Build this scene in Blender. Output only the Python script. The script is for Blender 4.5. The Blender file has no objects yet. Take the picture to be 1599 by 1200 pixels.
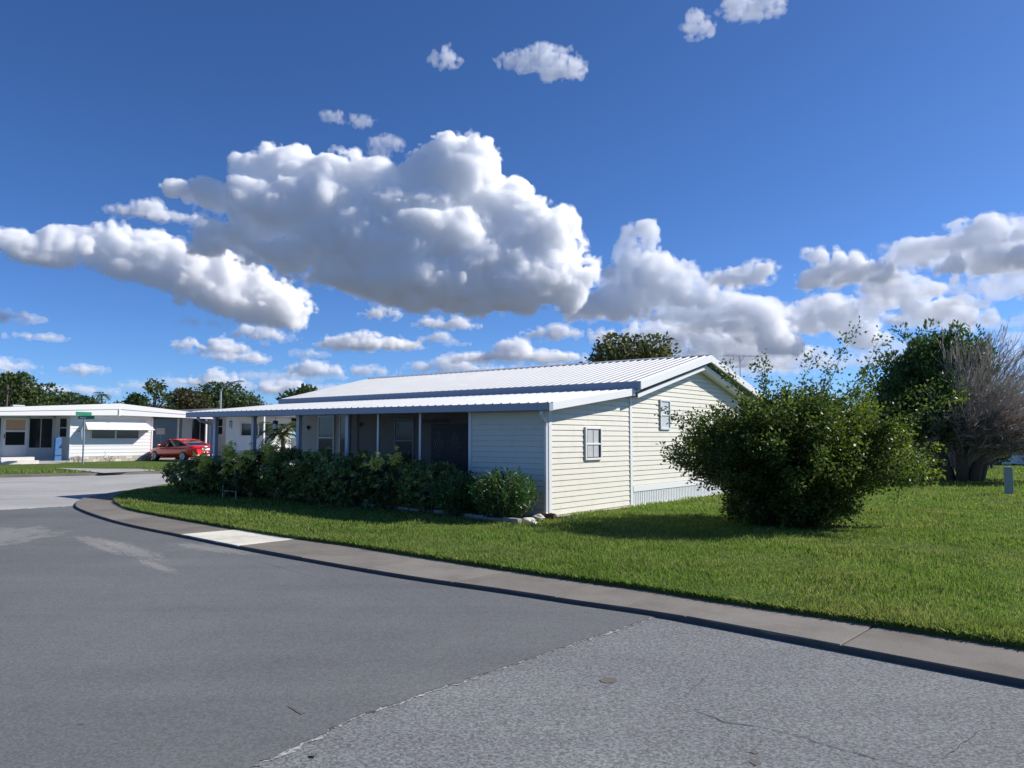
import bpy, bmesh, math, random
import numpy as np
from mathutils import Vector, Matrix

random.seed(7)
R = math.radians
scene = bpy.context.scene

# ------------------------------------------------------------------ camera
CAM_Z = 1.66
PITCH = math.atan(84 / 1215.0)
cam_data = bpy.data.cameras.new('camera')
cam_data.sensor_width = 36.0
cam_data.lens = 36.0 * 1215.0 / 1599.0
cam_data.clip_start = 0.1
cam_data.clip_end = 60000.0
cam = bpy.data.objects.new('camera', cam_data)
cam.location = (0, 0, CAM_Z)
cam.rotation_euler = (R(90) + PITCH, 0, 0)
scene.collection.objects.link(cam)
scene.camera = cam

# ------------------------------------------------------------------ sky, sun, exposure
SUN_EL, SUN_AZ = R(35), R(12)          # azimuth measured from +X towards +Y
world = bpy.data.worlds.new('World')
scene.world = world
world.use_nodes = True
wn = world.node_tree.nodes
wl = world.node_tree.links
wn.clear()
w_out = wn.new('ShaderNodeOutputWorld')
w_bg = wn.new('ShaderNodeBackground')
w_sky = wn.new('ShaderNodeTexSky')
w_sky.sky_type = 'NISHITA'
w_sky.sun_disc = False
w_sky.sun_elevation = SUN_EL
w_sky.sun_rotation = R(90) - SUN_AZ
w_sky.altitude = 0
w_sky.air_density = 0.6
w_sky.dust_density = 0.35
w_sky.ozone_density = 2.0
w_bg.inputs['Strength'].default_value = 0.090
w_hs = wn.new('ShaderNodeHueSaturation')
w_hs.inputs['Saturation'].default_value = 1.1
wl.new(w_sky.outputs[0], w_hs.inputs['Color'])
w_tint = wn.new('ShaderNodeMix')
w_tint.data_type = 'RGBA'
w_tint.blend_type = 'MULTIPLY'
w_tint.inputs[0].default_value = 1.0
w_tint.inputs[7].default_value = (0.67, 0.93, 1.28, 1)
wl.new(w_hs.outputs[0], w_tint.inputs[6])
wl.new(w_tint.outputs[2], w_bg.inputs['Color'])
wl.new(w_bg.outputs[0], w_out.inputs['Surface'])
sun_data = bpy.data.lights.new('sun', 'SUN')
sun_data.energy = 5.0
sun_data.angle = R(0.5)
sun_data.color = (1.0, 0.95, 0.87)
sun = bpy.data.objects.new('sun', sun_data)
S = Vector((math.cos(SUN_EL) * math.cos(SUN_AZ), math.cos(SUN_EL) * math.sin(SUN_AZ), math.sin(SUN_EL)))
sun.rotation_euler = S.to_track_quat('Z', 'Y').to_euler()
sun.location = (30, 10, 30)
scene.collection.objects.link(sun)
scene.view_settings.view_transform = 'Standard'
scene.view_settings.look = 'None'
scene.view_settings.exposure = 0.38
scene.view_settings.gamma = 1.0
scene.cycles.max_bounces = 90
scene.cycles.diffuse_bounces = 4
scene.cycles.glossy_bounces = 3
scene.cycles.transmission_bounces = 4
scene.cycles.transparent_max_bounces = 12
scene.cycles.volume_bounces = 84
scene.cycles.use_denoising = True

# ------------------------------------------------------------------ helpers
CP, SP = math.cos(PITCH), math.sin(PITCH)


def ray(px, py):
    """direction of a point of the photograph, used once to survey the place"""
    x, z = (px - 799.5) / 1215.0, (600.0 - py) / 1215.0
    return Vector((x, CP - z * SP, SP + z * CP))


def g(px, py, z=0.0):
    """surveyed point on a level plane at height z"""
    d = ray(px, py)
    return Vector((0, 0, CAM_Z)) + d * ((z - CAM_Z) / d.z)


def at(px, py, Y):
    """surveyed point at ground distance Y"""
    d = ray(px, py)
    return Vector((0, 0, CAM_Z)) + d * (Y / d.y)


def tag(o, label=None, cat=None, group=None, kind=None):
    if label: o['label'] = label
    if cat: o['category'] = cat
    if group: o['group'] = group
    if kind: o['kind'] = kind
    return o


def empty(name, loc, rz=0.0, label=None, cat=None, group=None):
    o = bpy.data.objects.new(name, None)
    o.empty_display_size = 0.2
    o.location = loc
    o.rotation_euler = (0, 0, rz)
    scene.collection.objects.link(o)
    return tag(o, label, cat, group)


def link(name, me, parent=None):
    o = bpy.data.objects.new(name, me)
    scene.collection.objects.link(o)
    if parent is not None:
        o.parent = parent
    return o


class MB:
    def __init__(self):
        self.v, self.f, self.smooth = [], [], False

    def add(self, verts, faces):
        n = len(self.v)
        self.v += [tuple(p) for p in verts]
        self.f += [tuple(i + n for i in f) for f in faces]
        return self

    def box(self, a, b, M=None):
        (x0, y0, z0), (x1, y1, z1) = a, b
        vs = [(x0, y0, z0), (x1, y0, z0), (x1, y1, z0), (x0, y1, z0), (x0, y0, z1), (x1, y0, z1), (x1, y1, z1), (x0, y1, z1)]
        if M is not None:
            vs = [M @ Vector(p) for p in vs]
        return self.add(vs, [(3, 2, 1, 0), (4, 5, 6, 7), (0, 1, 5, 4), (1, 2, 6, 5), (2, 3, 7, 6), (3, 0, 4, 7)])

    def hexa(self, vs):
        """eight corners: four of the bottom (counter-clockwise from above), four of the top"""
        return self.add(vs, [(3, 2, 1, 0), (4, 5, 6, 7), (0, 1, 5, 4), (1, 2, 6, 5), (2, 3, 7, 6), (3, 0, 4, 7)])

    def prism(self, poly, z0, z1):
        """polygon in plan (counter-clockwise) between two heights"""
        n = len(poly)
        vs = [(p[0], p[1], z0) for p in poly] + [(p[0], p[1], z1) for p in poly]
        fs = [tuple(range(n - 1, -1, -1)), tuple(range(n, 2 * n))] + [(i, (i + 1) % n, n + (i + 1) % n, n + i) for i in range(n)]
        return self.add(vs, fs)

    def tube(self, pts, radii, n=6, cap=True):
        pts = [Vector(p) for p in pts]
        if not hasattr(radii, '__len__'):
            radii = [radii] * len(pts)
        rings = []
        for i, p in enumerate(pts):
            t = (pts[min(i + 1, len(pts) - 1)] - pts[max(i - 1, 0)]).normalized()
            u = t.orthogonal().normalized() if i == 0 else (u - t * u.dot(t)).normalized()
            w = t.cross(u)
            rings.append([p + (u * math.cos(6.28319 * k / n) + w * math.sin(6.28319 * k / n)) * radii[i] for k in range(n)])
        vs = [q for r in rings for q in r]
        fs = []
        for i in range(len(pts) - 1):
            for k in range(n):
                a, b = i * n + k, i * n + (k + 1) % n
                fs.append((a, b, b + n, a + n))
        if cap:
            fs.append(tuple(range(n - 1, -1, -1)))
            fs.append(tuple(range((len(pts) - 1) * n, len(pts) * n)))
        return self.add(vs, fs)

    def mesh(self, name, mat):
        me = bpy.data.meshes.new(name)
        me.from_pydata(self.v, [], self.f)
        if mat: me.materials.append(mat)
        if self.smooth:
            me.polygons.foreach_set('use_smooth', [True] * len(me.polygons))
        me.update()
        return me

    def build(self, name, mat, parent=None, bevel=0.0):
        o = link(name, self.mesh(name, mat), parent)
        if bevel:
            m = o.modifiers.new('bevel', 'BEVEL')
            m.width = bevel
            m.segments = 2
            m.limit_method = 'ANGLE'
        return o


def np_mesh(name, V, F, mat, parent=None, smooth=False):
    """V (n,3) array, F (m,k) array of faces with k corners"""
    V = np.asarray(V, np.float32)
    F = np.asarray(F, np.int32)
    k = F.shape[1]
    me = bpy.data.meshes.new(name)
    me.vertices.add(len(V))
    me.vertices.foreach_set('co', V.ravel())
    me.loops.add(F.size)
    me.loops.foreach_set('vertex_index', F.ravel())
    me.polygons.add(len(F))
    me.polygons.foreach_set('loop_start', np.arange(0, F.size, k, dtype=np.int32))
    me.polygons.foreach_set('loop_total', np.full(len(F), k, dtype=np.int32))
    if smooth:
        me.polygons.foreach_set('use_smooth', np.ones(len(F), bool))
    me.update()
    me.materials.append(mat)
    return link(name, me, parent)


def leaf_quads(P, L, Wd, D=None, rng=None, droop=0.3):
    """diamond leaves at points P, length L, width Wd, axis D (or random)"""
    n = len(P)
    rng = rng or np.random.default_rng(1)
    if D is None:
        D = rng.normal(size=(n, 3))
        D[:, 2] = D[:, 2] * 0.6 - droop
    D = D / np.linalg.norm(D, axis=1, keepdims=True)
    N = rng.normal(size=(n, 3)) + np.array((0.0, 0, 0.7))
    S_ = np.cross(D, N)
    S_ /= np.linalg.norm(S_, axis=1, keepdims=True) + 1e-9
    L = np.broadcast_to(L, n)[:, None]
    Wd = np.broadcast_to(Wd, n)[:, None]
    V = np.stack([P, P + D * L * 0.5 + S_ * Wd * 0.5, P + D * L, P + D * L * 0.5 - S_ * Wd * 0.5], 1).reshape(-1, 3)
    return V, np.arange(4 * n).reshape(n, 4)


# ------------------------------------------------------------------ materials
def nodes(name):
    m = bpy.data.materials.new(name)
    m.use_nodes = True
    nt = m.node_tree
    b = nt.nodes['Principled BSDF']
    return m, nt, b


def N(nt, kind, **kw):
    n = nt.nodes.new(kind)
    for k, v in kw.items():
        if k in n.inputs:
            n.inputs[k].default_value = v
        else:
            setattr(n, k, v)
    return n


def ramp(nt, src, stops):
    r = nt.nodes.new('ShaderNodeValToRGB')
    e = r.color_ramp.elements
    while len(e) < len(stops):
        e.new(0.5)
    for el, (p, c) in zip(e, stops):
        el.position = p
        el.color = (*c, 1) if len(c) == 3 else c
    nt.links.new(src, r.inputs[0])
    return r.outputs[0]


def coords(nt, kind='Object'):
    return nt.nodes.new('ShaderNodeTexCoord').outputs[kind]


def noise(nt, vec, scale, detail=4, rough=0.55):
    n = N(nt, 'ShaderNodeTexNoise', Scale=scale, Detail=detail, Roughness=rough)
    nt.links.new(vec, n.inputs['Vector'])
    return n.outputs['Fac']


def mixc(nt, fac, a, b, mode='MIX'):
    m = nt.nodes.new('ShaderNodeMix')
    m.data_type = 'RGBA'
    m.blend_type = mode
    for sock, val in ((m.inputs[0], fac), (m.inputs[6], a), (m.inputs[7], b)):
        if hasattr(val, 'is_linked') or hasattr(val, 'links'):
            nt.links.new(val, sock)
        elif isinstance(val, (int, float)):
            sock.default_value = val
        else:
            sock.default_value = (*val, 1)
    return m.outputs[2]


def bump(nt, b, h, strength=0.3, dist=0.01):
    n = N(nt, 'ShaderNodeBump', Strength=strength, Distance=dist)
    nt.links.new(h, n.inputs['Height'])
    nt.links.new(n.outputs[0], b.inputs['Normal'])


def paint(name, col, rough=0.5, var=0.12, scale=3.0, grime=None, metallic=0.0):
    """painted or moulded surface with slight unevenness and optional dirt"""
    m, nt, b = nodes(name)
    co = coords(nt)
    f = noise(nt, co, scale, 6, 0.6)
    c = mixc(nt, f, tuple(x * (1 - var) for x in col), tuple(min(1, x * (1 + var * 0.6)) for x in col))
    if grime:
        f2 = noise(nt, co, scale * 2.7, 8, 0.7)
        c = mixc(nt, ramp(nt, f2, [(0.52, (0, 0, 0)), (0.75, (0.55, 0.55, 0.55))]), c, grime)
    nt.links.new(c, b.inputs['Base Color'])
    b.inputs['Roughness'].default_value = rough
    b.inputs['Metallic'].default_value = metallic
    return m


def leaf_mat(name, stops, trans=0.35, rough=0.5, patch=None, spec=0.2):
    """leaf colours spread leaf by leaf, with light passing through"""
    m = bpy.data.materials.new(name)
    m.use_nodes = True
    nt = m.node_tree
    nt.nodes.clear()
    o = nt.nodes.new('ShaderNodeOutputMaterial')
    ge = nt.nodes.new('ShaderNodeNewGeometry')
    c = ramp(nt, ge.outputs['Random Per Island'], stops)
    if patch:
        co = coords(nt)
        c = mixc(nt, ramp(nt, noise(nt, co, patch[0], 5, 0.65), [(0.46, (0, 0, 0)), (0.68, (0.45, 0.45, 0.45))]), c, patch[1])
        c = mixc(nt, 1.0, c, ramp(nt, noise(nt, co, patch[0] * 4, 4, 0.6), [(0.3, (0.72, 0.74, 0.7)), (0.7, (1.2, 1.18, 1.2))]), 'MULTIPLY')
    d = N(nt, 'ShaderNodeBsdfPrincipled', Roughness=rough)
    d.inputs['Specular IOR Level'].default_value = spec
    t = nt.nodes.new('ShaderNodeBsdfTranslucent')
    hs = N(nt, 'ShaderNodeHueSaturation', Saturation=1.1, Value=1.25)
    nt.links.new(c, hs.inputs['Color'])
    nt.links.new(c, d.inputs['Base Color'])
    nt.links.new(hs.outputs[0], t.inputs['Color'])
    mx = N(nt, 'ShaderNodeMixShader', Fac=trans)
    nt.links.new(d.outputs[0], mx.inputs[1])
    nt.links.new(t.outputs[0], mx.inputs[2])
    nt.links.new(mx.outputs[0], o.inputs['Surface'])
    return m


M = {}
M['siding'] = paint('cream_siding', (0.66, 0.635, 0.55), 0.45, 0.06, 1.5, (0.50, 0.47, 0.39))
M['white'] = paint('white_paint', (0.72, 0.72, 0.71), 0.4, 0.04, 2.0)
M['trim'] = paint('white_trim', (0.70, 0.71, 0.72), 0.4, 0.05, 2.0)
M['roof'] = paint('white_roof_metal', (0.46, 0.47, 0.48), 0.42, 0.08, 0.7, (0.60, 0.60, 0.58))
M['skirt'] = paint('white_skirting', (0.68, 0.70, 0.72), 0.4, 0.05, 2.0, (0.6, 0.6, 0.55))
M['gutter'] = paint('gutter_shaded_white', (0.31, 0.34, 0.40), 0.45, 0.06, 3.0)  # white trim of gutter and eaves, its blue-grey shade put into the colour
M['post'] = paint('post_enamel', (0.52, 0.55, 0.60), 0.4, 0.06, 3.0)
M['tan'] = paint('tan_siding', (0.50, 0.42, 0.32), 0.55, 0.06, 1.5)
M['dark'] = paint('dark_trim', (0.05, 0.05, 0.055), 0.5, 0.2)
M['brown'] = paint('dark_wood', (0.045, 0.025, 0.016), 0.45, 0.3, 6.0)
M['slab'] = paint('porch_concrete', (0.36, 0.35, 0.33), 0.85, 0.15, 2.0)
M['foot'] = paint('foundation_concrete', (0.50, 0.45, 0.38), 0.9, 0.2, 5.0, (0.33, 0.28, 0.22))
M['block'] = paint('edging_concrete', (0.30, 0.29, 0.27), 0.9, 0.3, 7.0, (0.12, 0.12, 0.10))
M['stone'] = paint('pale_stone', (0.66, 0.63, 0.57), 0.9, 0.25, 9.0, (0.3, 0.28, 0.24))
M['soil'] = paint('dark_mulch', (0.05, 0.037, 0.028), 0.95, 0.5, 30.0)
M['curtain'] = paint('lace_curtain', (0.46, 0.48, 0.50), 0.8, 0.35, 14)
M['frost'] = paint('frosted_pane', (0.52, 0.55, 0.55), 0.3, 0.06, 4)
M['galv'] = paint('galvanised_steel', (0.42, 0.43, 0.44), 0.45, 0.15, 8, None, 0.6)
M['bark'] = paint('bark', (0.11, 0.085, 0.065), 0.9, 0.4, 14.0)
M['greybark'] = paint('dead_grey_wood', (0.46, 0.41, 0.36), 0.9, 0.35, 16.0)
M['green_sign'] = paint('sign_green', (0.0, 0.18, 0.10), 0.4, 0.05)
M['rubber'] = paint('tyre_rubber', (0.02, 0.02, 0.02), 0.8, 0.2)
M['blue'] = paint('blue_canvas', (0.05, 0.16, 0.38), 0.7, 0.3, 6)
M['greyshingle'] = paint('grey_roofing', (0.12, 0.13, 0.15), 0.8, 0.2, 5)
M['util'] = paint('utility_green_grey', (0.27, 0.34, 0.33), 0.5, 0.1, 5)
M['lightgrey'] = paint('light_grey_siding', (0.60, 0.63, 0.66), 0.5, 0.06, 2)


def glass_mat():
    m, nt, b = nodes('window_glass')
    b.inputs['Base Color'].default_value = (0.02, 0.024, 0.028, 1)
    b.inputs['Roughness'].default_value = 0.06
    co = coords(nt)
    bump(nt, b, noise(nt, co, 2.5, 2), 0.05, 0.02)
    return m


def screen_mat():
    """dark insect screen: woven, half see-through"""
    m, nt, b = nodes('insect_screen')
    o = nt.nodes['Material Output']
    b.inputs['Base Color'].default_value = (0.018, 0.018, 0.02, 1)
    b.inputs['Roughness'].default_value = 0.8
    t = nt.nodes.new('ShaderNodeBsdfTransparent')
    mx = N(nt, 'ShaderNodeMixShader', Fac=0.58)
    nt.links.new(t.outputs[0], mx.inputs[1])
    nt.links.new(b.outputs[0], mx.inputs[2])
    nt.links.new(mx.outputs[0], o.inputs['Surface'])
    return m


def car_paint():
    m, nt, b = nodes('red_car_paint')
    b.inputs['Base Color'].default_value = (0.78, 0.014, 0.014, 1)
    b.inputs['Roughness'].default_value = 0.28
    b.inputs['Coat Weight'].default_value = 0.7
    b.inputs['Coat Roughness'].default_value = 0.05
    return m


M['glass'] = glass_mat()
M['screen'] = screen_mat()
M['car'] = car_paint()


def asphalt(name, col, grain, contrast, stains=False):
    m, nt, b = nodes(name)
    co = coords(nt)
    vo = N(nt, 'ShaderNodeTexVoronoi', Scale=grain)
    nt.links.new(co, vo.inputs['Vector'])
    sx_ = nt.nodes.new('ShaderNodeSeparateColor')
    nt.links.new(vo.outputs['Color'], sx_.inputs[0])
    mf = N(nt, 'ShaderNodeMath', operation='MULTIPLY_ADD')
    nt.links.new(sx_.outputs[0], mf.inputs[0])
    mf.inputs[1].default_value = 0.42
    nt.links.new(noise(nt, co, grain * 0.5, 3, 0.7), mf.inputs[2])
    mg = N(nt, 'ShaderNodeMath', operation='SUBTRACT')
    nt.links.new(mf.outputs[0], mg.inputs[0])
    mg.inputs[1].default_value = 0.21
    f = mg.outputs[0]
    g1 = ramp(nt, f, [(0.28, tuple(c * (1 - contrast) for c in col)), (0.50, col), (0.72, tuple(c * (1 + contrast * 1.2) for c in col))])
    f2 = noise(nt, co, 0.35, 6, 0.6)
    c = mixc(nt, 1.0, g1, ramp(nt, f2, [(0.3, (0.84, 0.84, 0.85)), (0.7, (1.12, 1.12, 1.10))]), 'MULTIPLY')
    ms = N(nt, 'ShaderNodeMapping')
    ms.inputs['Rotation'].default_value = (0, 0, R(38))
    ms.inputs['Scale'].default_value = (0.12, 1.6, 1)
    nt.links.new(co, ms.inputs['Vector'])
    f3 = noise(nt, ms.outputs[0], 1.0, 5, 0.6)
    c = mixc(nt, 1.0, c, ramp(nt, f3, [(0.3, (0.90, 0.90, 0.91)), (0.7, (1.08, 1.08, 1.07))]), 'MULTIPLY')
    sp = noise(nt, co, grain * 0.12, 4, 0.6)
    c = mixc(nt, ramp(nt, sp, [(0.69, (0, 0, 0)), (0.73, (0.8, 0.8, 0.8))]), c, tuple(x * 0.42 for x in col))
    if stains:
        # pale sandy wear left where the old surface shows through, stretched along the wheel tracks
        for (cx, cy, ang, sx, sy, thr) in stains:
            mp = N(nt, 'ShaderNodeMapping', vector_type='TEXTURE')
            mp.inputs['Location'].default_value = (cx, cy, 0)
            mp.inputs['Rotation'].default_value = (0, 0, ang)
            mp.inputs['Scale'].default_value = (sx, sy, 1)
            nt.links.new(co, mp.inputs['Vector'])
            ln = N(nt, 'ShaderNodeVectorMath', operation='LENGTH')
            nt.links.new(mp.outputs[0], ln.inputs[0])
            nn = noise(nt, mp.outputs[0], 4.5, 9, 0.72)
            su = N(nt, 'ShaderNodeMath', operation='MULTIPLY_ADD')
            nt.links.new(nn, su.inputs[0])
            su.inputs[1].default_value = 2.6
            su.inputs[2].default_value = -0.1
            iv = N(nt, 'ShaderNodeMath', operation='SUBTRACT')
            nt.links.new(su.outputs[0], iv.inputs[0])
            nt.links.new(ln.outputs['Value'], iv.inputs[1])
            k = ramp(nt, iv.outputs[0], [(thr, (0, 0, 0)), (min(1, thr + 0.25), (0.4, 0.4, 0.4))])
            c = mixc(nt, k, c, (0.34, 0.325, 0.30))
    nt.links.new(c, b.inputs['Base Color'])
    b.inputs['Roughness'].default_value = 0.85
    b.inputs['Specular IOR Level'].default_value = 0.25
    bump(nt, b, f, 0.15, 0.003)
    return m


def concrete(name, col):
    m, nt, b = nodes(name)
    co = coords(nt)
    f = noise(nt, co, 1.3, 8, 0.68)
    oi = nt.nodes.new('ShaderNodeObjectInfo')
    c = ramp(nt, f, [(0.25, tuple(x * 0.62 for x in col)), (0.5, col), (0.8, tuple(x * 1.25 for x in col))])
    c = mixc(nt, 1.0, c, ramp(nt, oi.outputs['Random'], [(0, (0.84, 0.83, 0.81)), (1, (1.16, 1.16, 1.16))]), 'MULTIPLY')
    f2 = noise(nt, co, 60, 3, 0.7)
    c = mixc(nt, 1.0, c, ramp(nt, f2, [(0.35, (0.82, 0.82, 0.82)), (0.65, (1.1, 1.1, 1.1))]), 'MULTIPLY')
    nt.links.new(c, b.inputs['Base Color'])
    b.inputs['Roughness'].default_value = 0.9
    bump(nt, b, f2, 0.25, 0.004)
    return m


def turf(name, a, b_, c_):
    m, nt, b = nodes(name)
    co = coords(nt)
    f = noise(nt, co, 0.55, 6, 0.6)
    f2 = noise(nt, co, 22, 5, 0.7)
    c = ramp(nt, f, [(0.32, a), (0.52, b_), (0.7, c_)])
    c = mixc(nt, 1.0, c, ramp(nt, f2, [(0.3, (0.55, 0.55, 0.5)), (0.7, (1.25, 1.25, 1.2))]), 'MULTIPLY')
    nt.links.new(c, b.inputs['Base Color'])
    b.inputs['Roughness'].default_value = 0.95
    b.inputs['Specular IOR Level'].default_value = 0.1
    bump(nt, b, f2, 0.8, 0.05)
    return m


M['road_new'] = asphalt('new_asphalt', (0.135, 0.140, 0.142), 95, 0.22,
                        [(-9.0, 13.1, 0.25, 1.7, 2.0, 0.42), (-5.6, 11.6, -0.82, 1.9, 0.30, 0.52), (-4.5, 11.8, -0.6, 1.4, 0.30, 0.46), (-4.6, 10.2, -0.82, 1.1, 0.14, 0.52), (-6.6, 12.6, -0.7, 1.5, 0.30, 0.52), (-6.2, 11.9, -0.82, 1.5, 0.12, 0.48)])
M['road_old'] = asphalt('old_asphalt', (0.175, 0.180, 0.182), 80, 0.40)
M['road_pale'] = asphalt('pale_asphalt', (0.36, 0.355, 0.34), 60, 0.15)
M['walk'] = concrete('sidewalk_concrete', (0.185, 0.166, 0.142))
M['walk_white'] = concrete('fresh_concrete', (0.58, 0.55, 0.46))
M['turf'] = turf('turf_soil', (0.10, 0.14, 0.035), (0.09, 0.14, 0.03), (0.15, 0.16, 0.055))
M['blade'] = leaf_mat('grass_blade', [(0, (0.105, 0.185, 0.035)), (0.45, (0.15, 0.25, 0.05)), (0.8, (0.22, 0.29, 0.07)), (1, (0.30, 0.32, 0.12))], 0.42, 0.6, (0.45, (0.27, 0.24, 0.09)))

# ------------------------------------------------------------------ ground, roads, sidewalk, lawn
LOT = 0.06
TURF = 0.096
M['town'] = paint('distant_ground', (0.105, 0.115, 0.125), 0.95, 0.3, 0.02)
ground = MB().add([(-9000, -9000, -0.05), (9000, -9000, -0.05), (9000, 9000, -0.05), (-9000, 9000, -0.05)], [(0, 1, 2, 3)]).build('ground', M['town'])
tag(ground, kind='structure')


def sheet(name, pts, z, mat):
    o = MB().add([(p[0], p[1], z) for p in pts], [tuple(range(len(pts)))]).build(name, mat)
    return tag(o, kind='structure')


# old asphalt lies under everything, the pale cross street and the newer dark overlay on top of it
sheet('road', [(-70, -25), (40, -25), (40, 45), (-70, 60)], 0.0, M['road_old'])
e0, e1 = g(-60, 800), g(118, 792)
sheet('cross_street', [(e0.x, e0.y), (e1.x, e1.y), (-4, 18.5), (12, 42), (-5, 55), (-60, 40), (-60, e0.y)], 0.004, M['road_pale'])
rng = np.random.default_rng(21)
seam = [g(x, y) for x, y in ((395, 1200), (560, 1120), (700, 1072), (850, 1022), (960, 985), (1015, 968), (1030, 955))]
edge = []
for a, b in zip(seam[:-1], seam[1:]):
    n = max(2, int((b - a).length / 0.06))
    for i in range(n):
        p = a.lerp(b, i / n)
        edge.append((p.x + rng.normal() * 0.012, p.y + rng.normal() * 0.012))
far = [g(1030, 950), g(606, 885), g(400, 850), g(200, 810), g(118, 790)]
far2 = []
for a, b in ((g(118, 790.5), g(60, 794)), (g(60, 794), g(-60, 800)), (g(-60, 800), g(-400, 815))):
    n = 14
    for i in range(n):
        p = a.lerp(b, i / n)
        far2.append((p.x + rng.normal() * 0.04, p.y + rng.normal() * 0.10))
sheet('road_overlay', [(-30, -20), (-3.0, -20)] + [(seam[0].x - 2.0, 0.0)] + edge + [(p.x, p.y) for p in far] + far2 + [(-30, 14)], 0.008, M['road_new'])

# cracks worn into the old asphalt, as thin dark grooves on its surface
def crack(pix, w):
    pts = [g(*p) for p in pix]
    L, Rr = [], []
    q = []
    for a, b in zip(pts[:-1], pts[1:]):
        n = max(2, int((b - a).length / 0.05))
        q += [a.lerp(b, i / n) + Vector((rng.normal() * 0.008, rng.normal() * 0.008, 0)) for i in range(n)]
    vs, fs = [], []
    for i, p in enumerate(q):
        d = (q[min(i + 1, len(q) - 1)] - q[max(i - 1, 0)]).normalized()
        s = Vector((-d.y, d.x, 0)) * w * rng.uniform(0.3, 1.2) * min(1, i / 6, (len(q) - 1 - i) / 6 + 0.05)
        vs += [(p.x - s.x, p.y - s.y, 0.004), (p.x + s.x, p.y + s.y, 0.004)]
    fs = [(2 * i, 2 * i + 2, 2 * i + 3, 2 * i + 1) for i in range(len(q) - 1)]
    o = MB().add(vs, fs).build('road_crack', M['dark'])
    tag(o, kind='structure')


crack([(1035, 1103), (1090, 1110), (1130, 1128), (1200, 1138), (1260, 1155), (1310, 1170), (1370, 1186), (1440, 1199), (1500, 1215)], 0.0038)
crack([(1599, 1130), (1530, 1142), (1500, 1165), (1470, 1190), (1440, 1200)], 0.0018)
crack([(1110, 1050), (1085, 1075), (1050, 1103)], 0.0016)


def blot(pix, mat, name, z=0.003):
    pts = [g(*p) for p in pix]
    c = sum(pts, Vector()) / len(pts)
    ring = []
    for k in range(22):
        a = k / 22 * len(pts)
        i = int(a)
        p = pts[i].lerp(pts[(i + 1) % len(pts)], a - i)
        ring.append(c + (p - c) * rng.uniform(0.8, 1.12))
    area = sum(a.x * b.y - b.x * a.y for a, b in zip(ring, ring[1:] + ring[:1]))
    if area < 0:
        ring.reverse()
    o = MB().add([(p.x, p.y, z) for p in ring], [tuple(range(len(ring)))]).build(name, mat)
    tag(o, kind='structure')


M['stain'] = paint('dried_dirt', (0.13, 0.115, 0.10), 0.9, 0.3, 30)
blot([(934, 1063), (948, 1057), (964, 1061), (960, 1067), (945, 1068)], M['stain'], 'road_stain')
blot([(1168, 1190), (1178, 1186), (1190, 1192), (1182, 1198)], M['stain'], 'road_stain')
blot([(1170, 1175), (1180, 1173), (1186, 1177), (1178, 1179)], M['stain'], 'road_stain')
blot([(448, 1105), (458, 1107), (480, 1118), (470, 1119)], M['stain'], 'road_stain', 0.011)
blot([(484, 1180), (496, 1180), (494, 1185), (486, 1184)], M['stain'], 'road_stain', 0.011)

# sidewalk, laid slab by slab
OUT = [(2150, 1160), (1850, 1107), (1599, 1061), (1307, 1006), (1084, 964.5), (1000, 951), (900, 937), (798, 921.5), (606, 893.5), (400, 857.5), (300, 838),
       (200, 818), (150, 804), (124, 794), (118, 789), (121, 783), (133, 777), (170, 770), (225, 761), (290, 751), (340, 743)]
INN = [(2150, 1100), (1850, 1056), (1599, 1014), (1355, 975.5), (1140, 943), (1000, 920.5), (900, 907), (700, 877), (560, 855), (437, 838), (330, 820),
       (250, 806), (205, 797), (187, 789), (181, 784), (186, 777), (200, 771), (250, 760), (300, 752), (340, 745.5)]
WZ = 0.052
out = [g(x, y, WZ) for x, y in OUT]
inn = [g(x, y, WZ) for x, y in INN]


def resample(pts, step):
    r = [pts[0]]
    acc = 0.0
    for a, b in zip(pts[:-1], pts[1:]):
        L = (b - a).length
        t = step - acc
        while t <= L:
            r.append(a.lerp(b, t / L))
            t += step
        acc = (acc + L) % step
    return r


def catmull(pts, n=8):
    r = []
    P = [pts[0] * 2 - pts[1]] + pts + [pts[-1] * 2 - pts[-2]]
    for i in range(1, len(P) - 2):
        for k in range(n):
            t = k / n
            r.append(0.5 * ((2 * P[i]) + (P[i + 1] - P[i - 1]) * t + (2 * P[i - 1] - 5 * P[i] + 4 * P[i + 1] - P[i + 2]) * t * t + (3 * P[i] - P[i - 1] - 3 * P[i + 1] + P[i + 2]) * t ** 3))
    return r + [pts[-1]]


out_f = resample(catmull(out), 0.1)
inn_f = resample(catmull(inn), 0.1)
walk = empty('sidewalk', (0, 0, 0))
tag(walk, kind='structure')
inn_a = np.array([(p.x, p.y) for p in inn_f])
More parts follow.
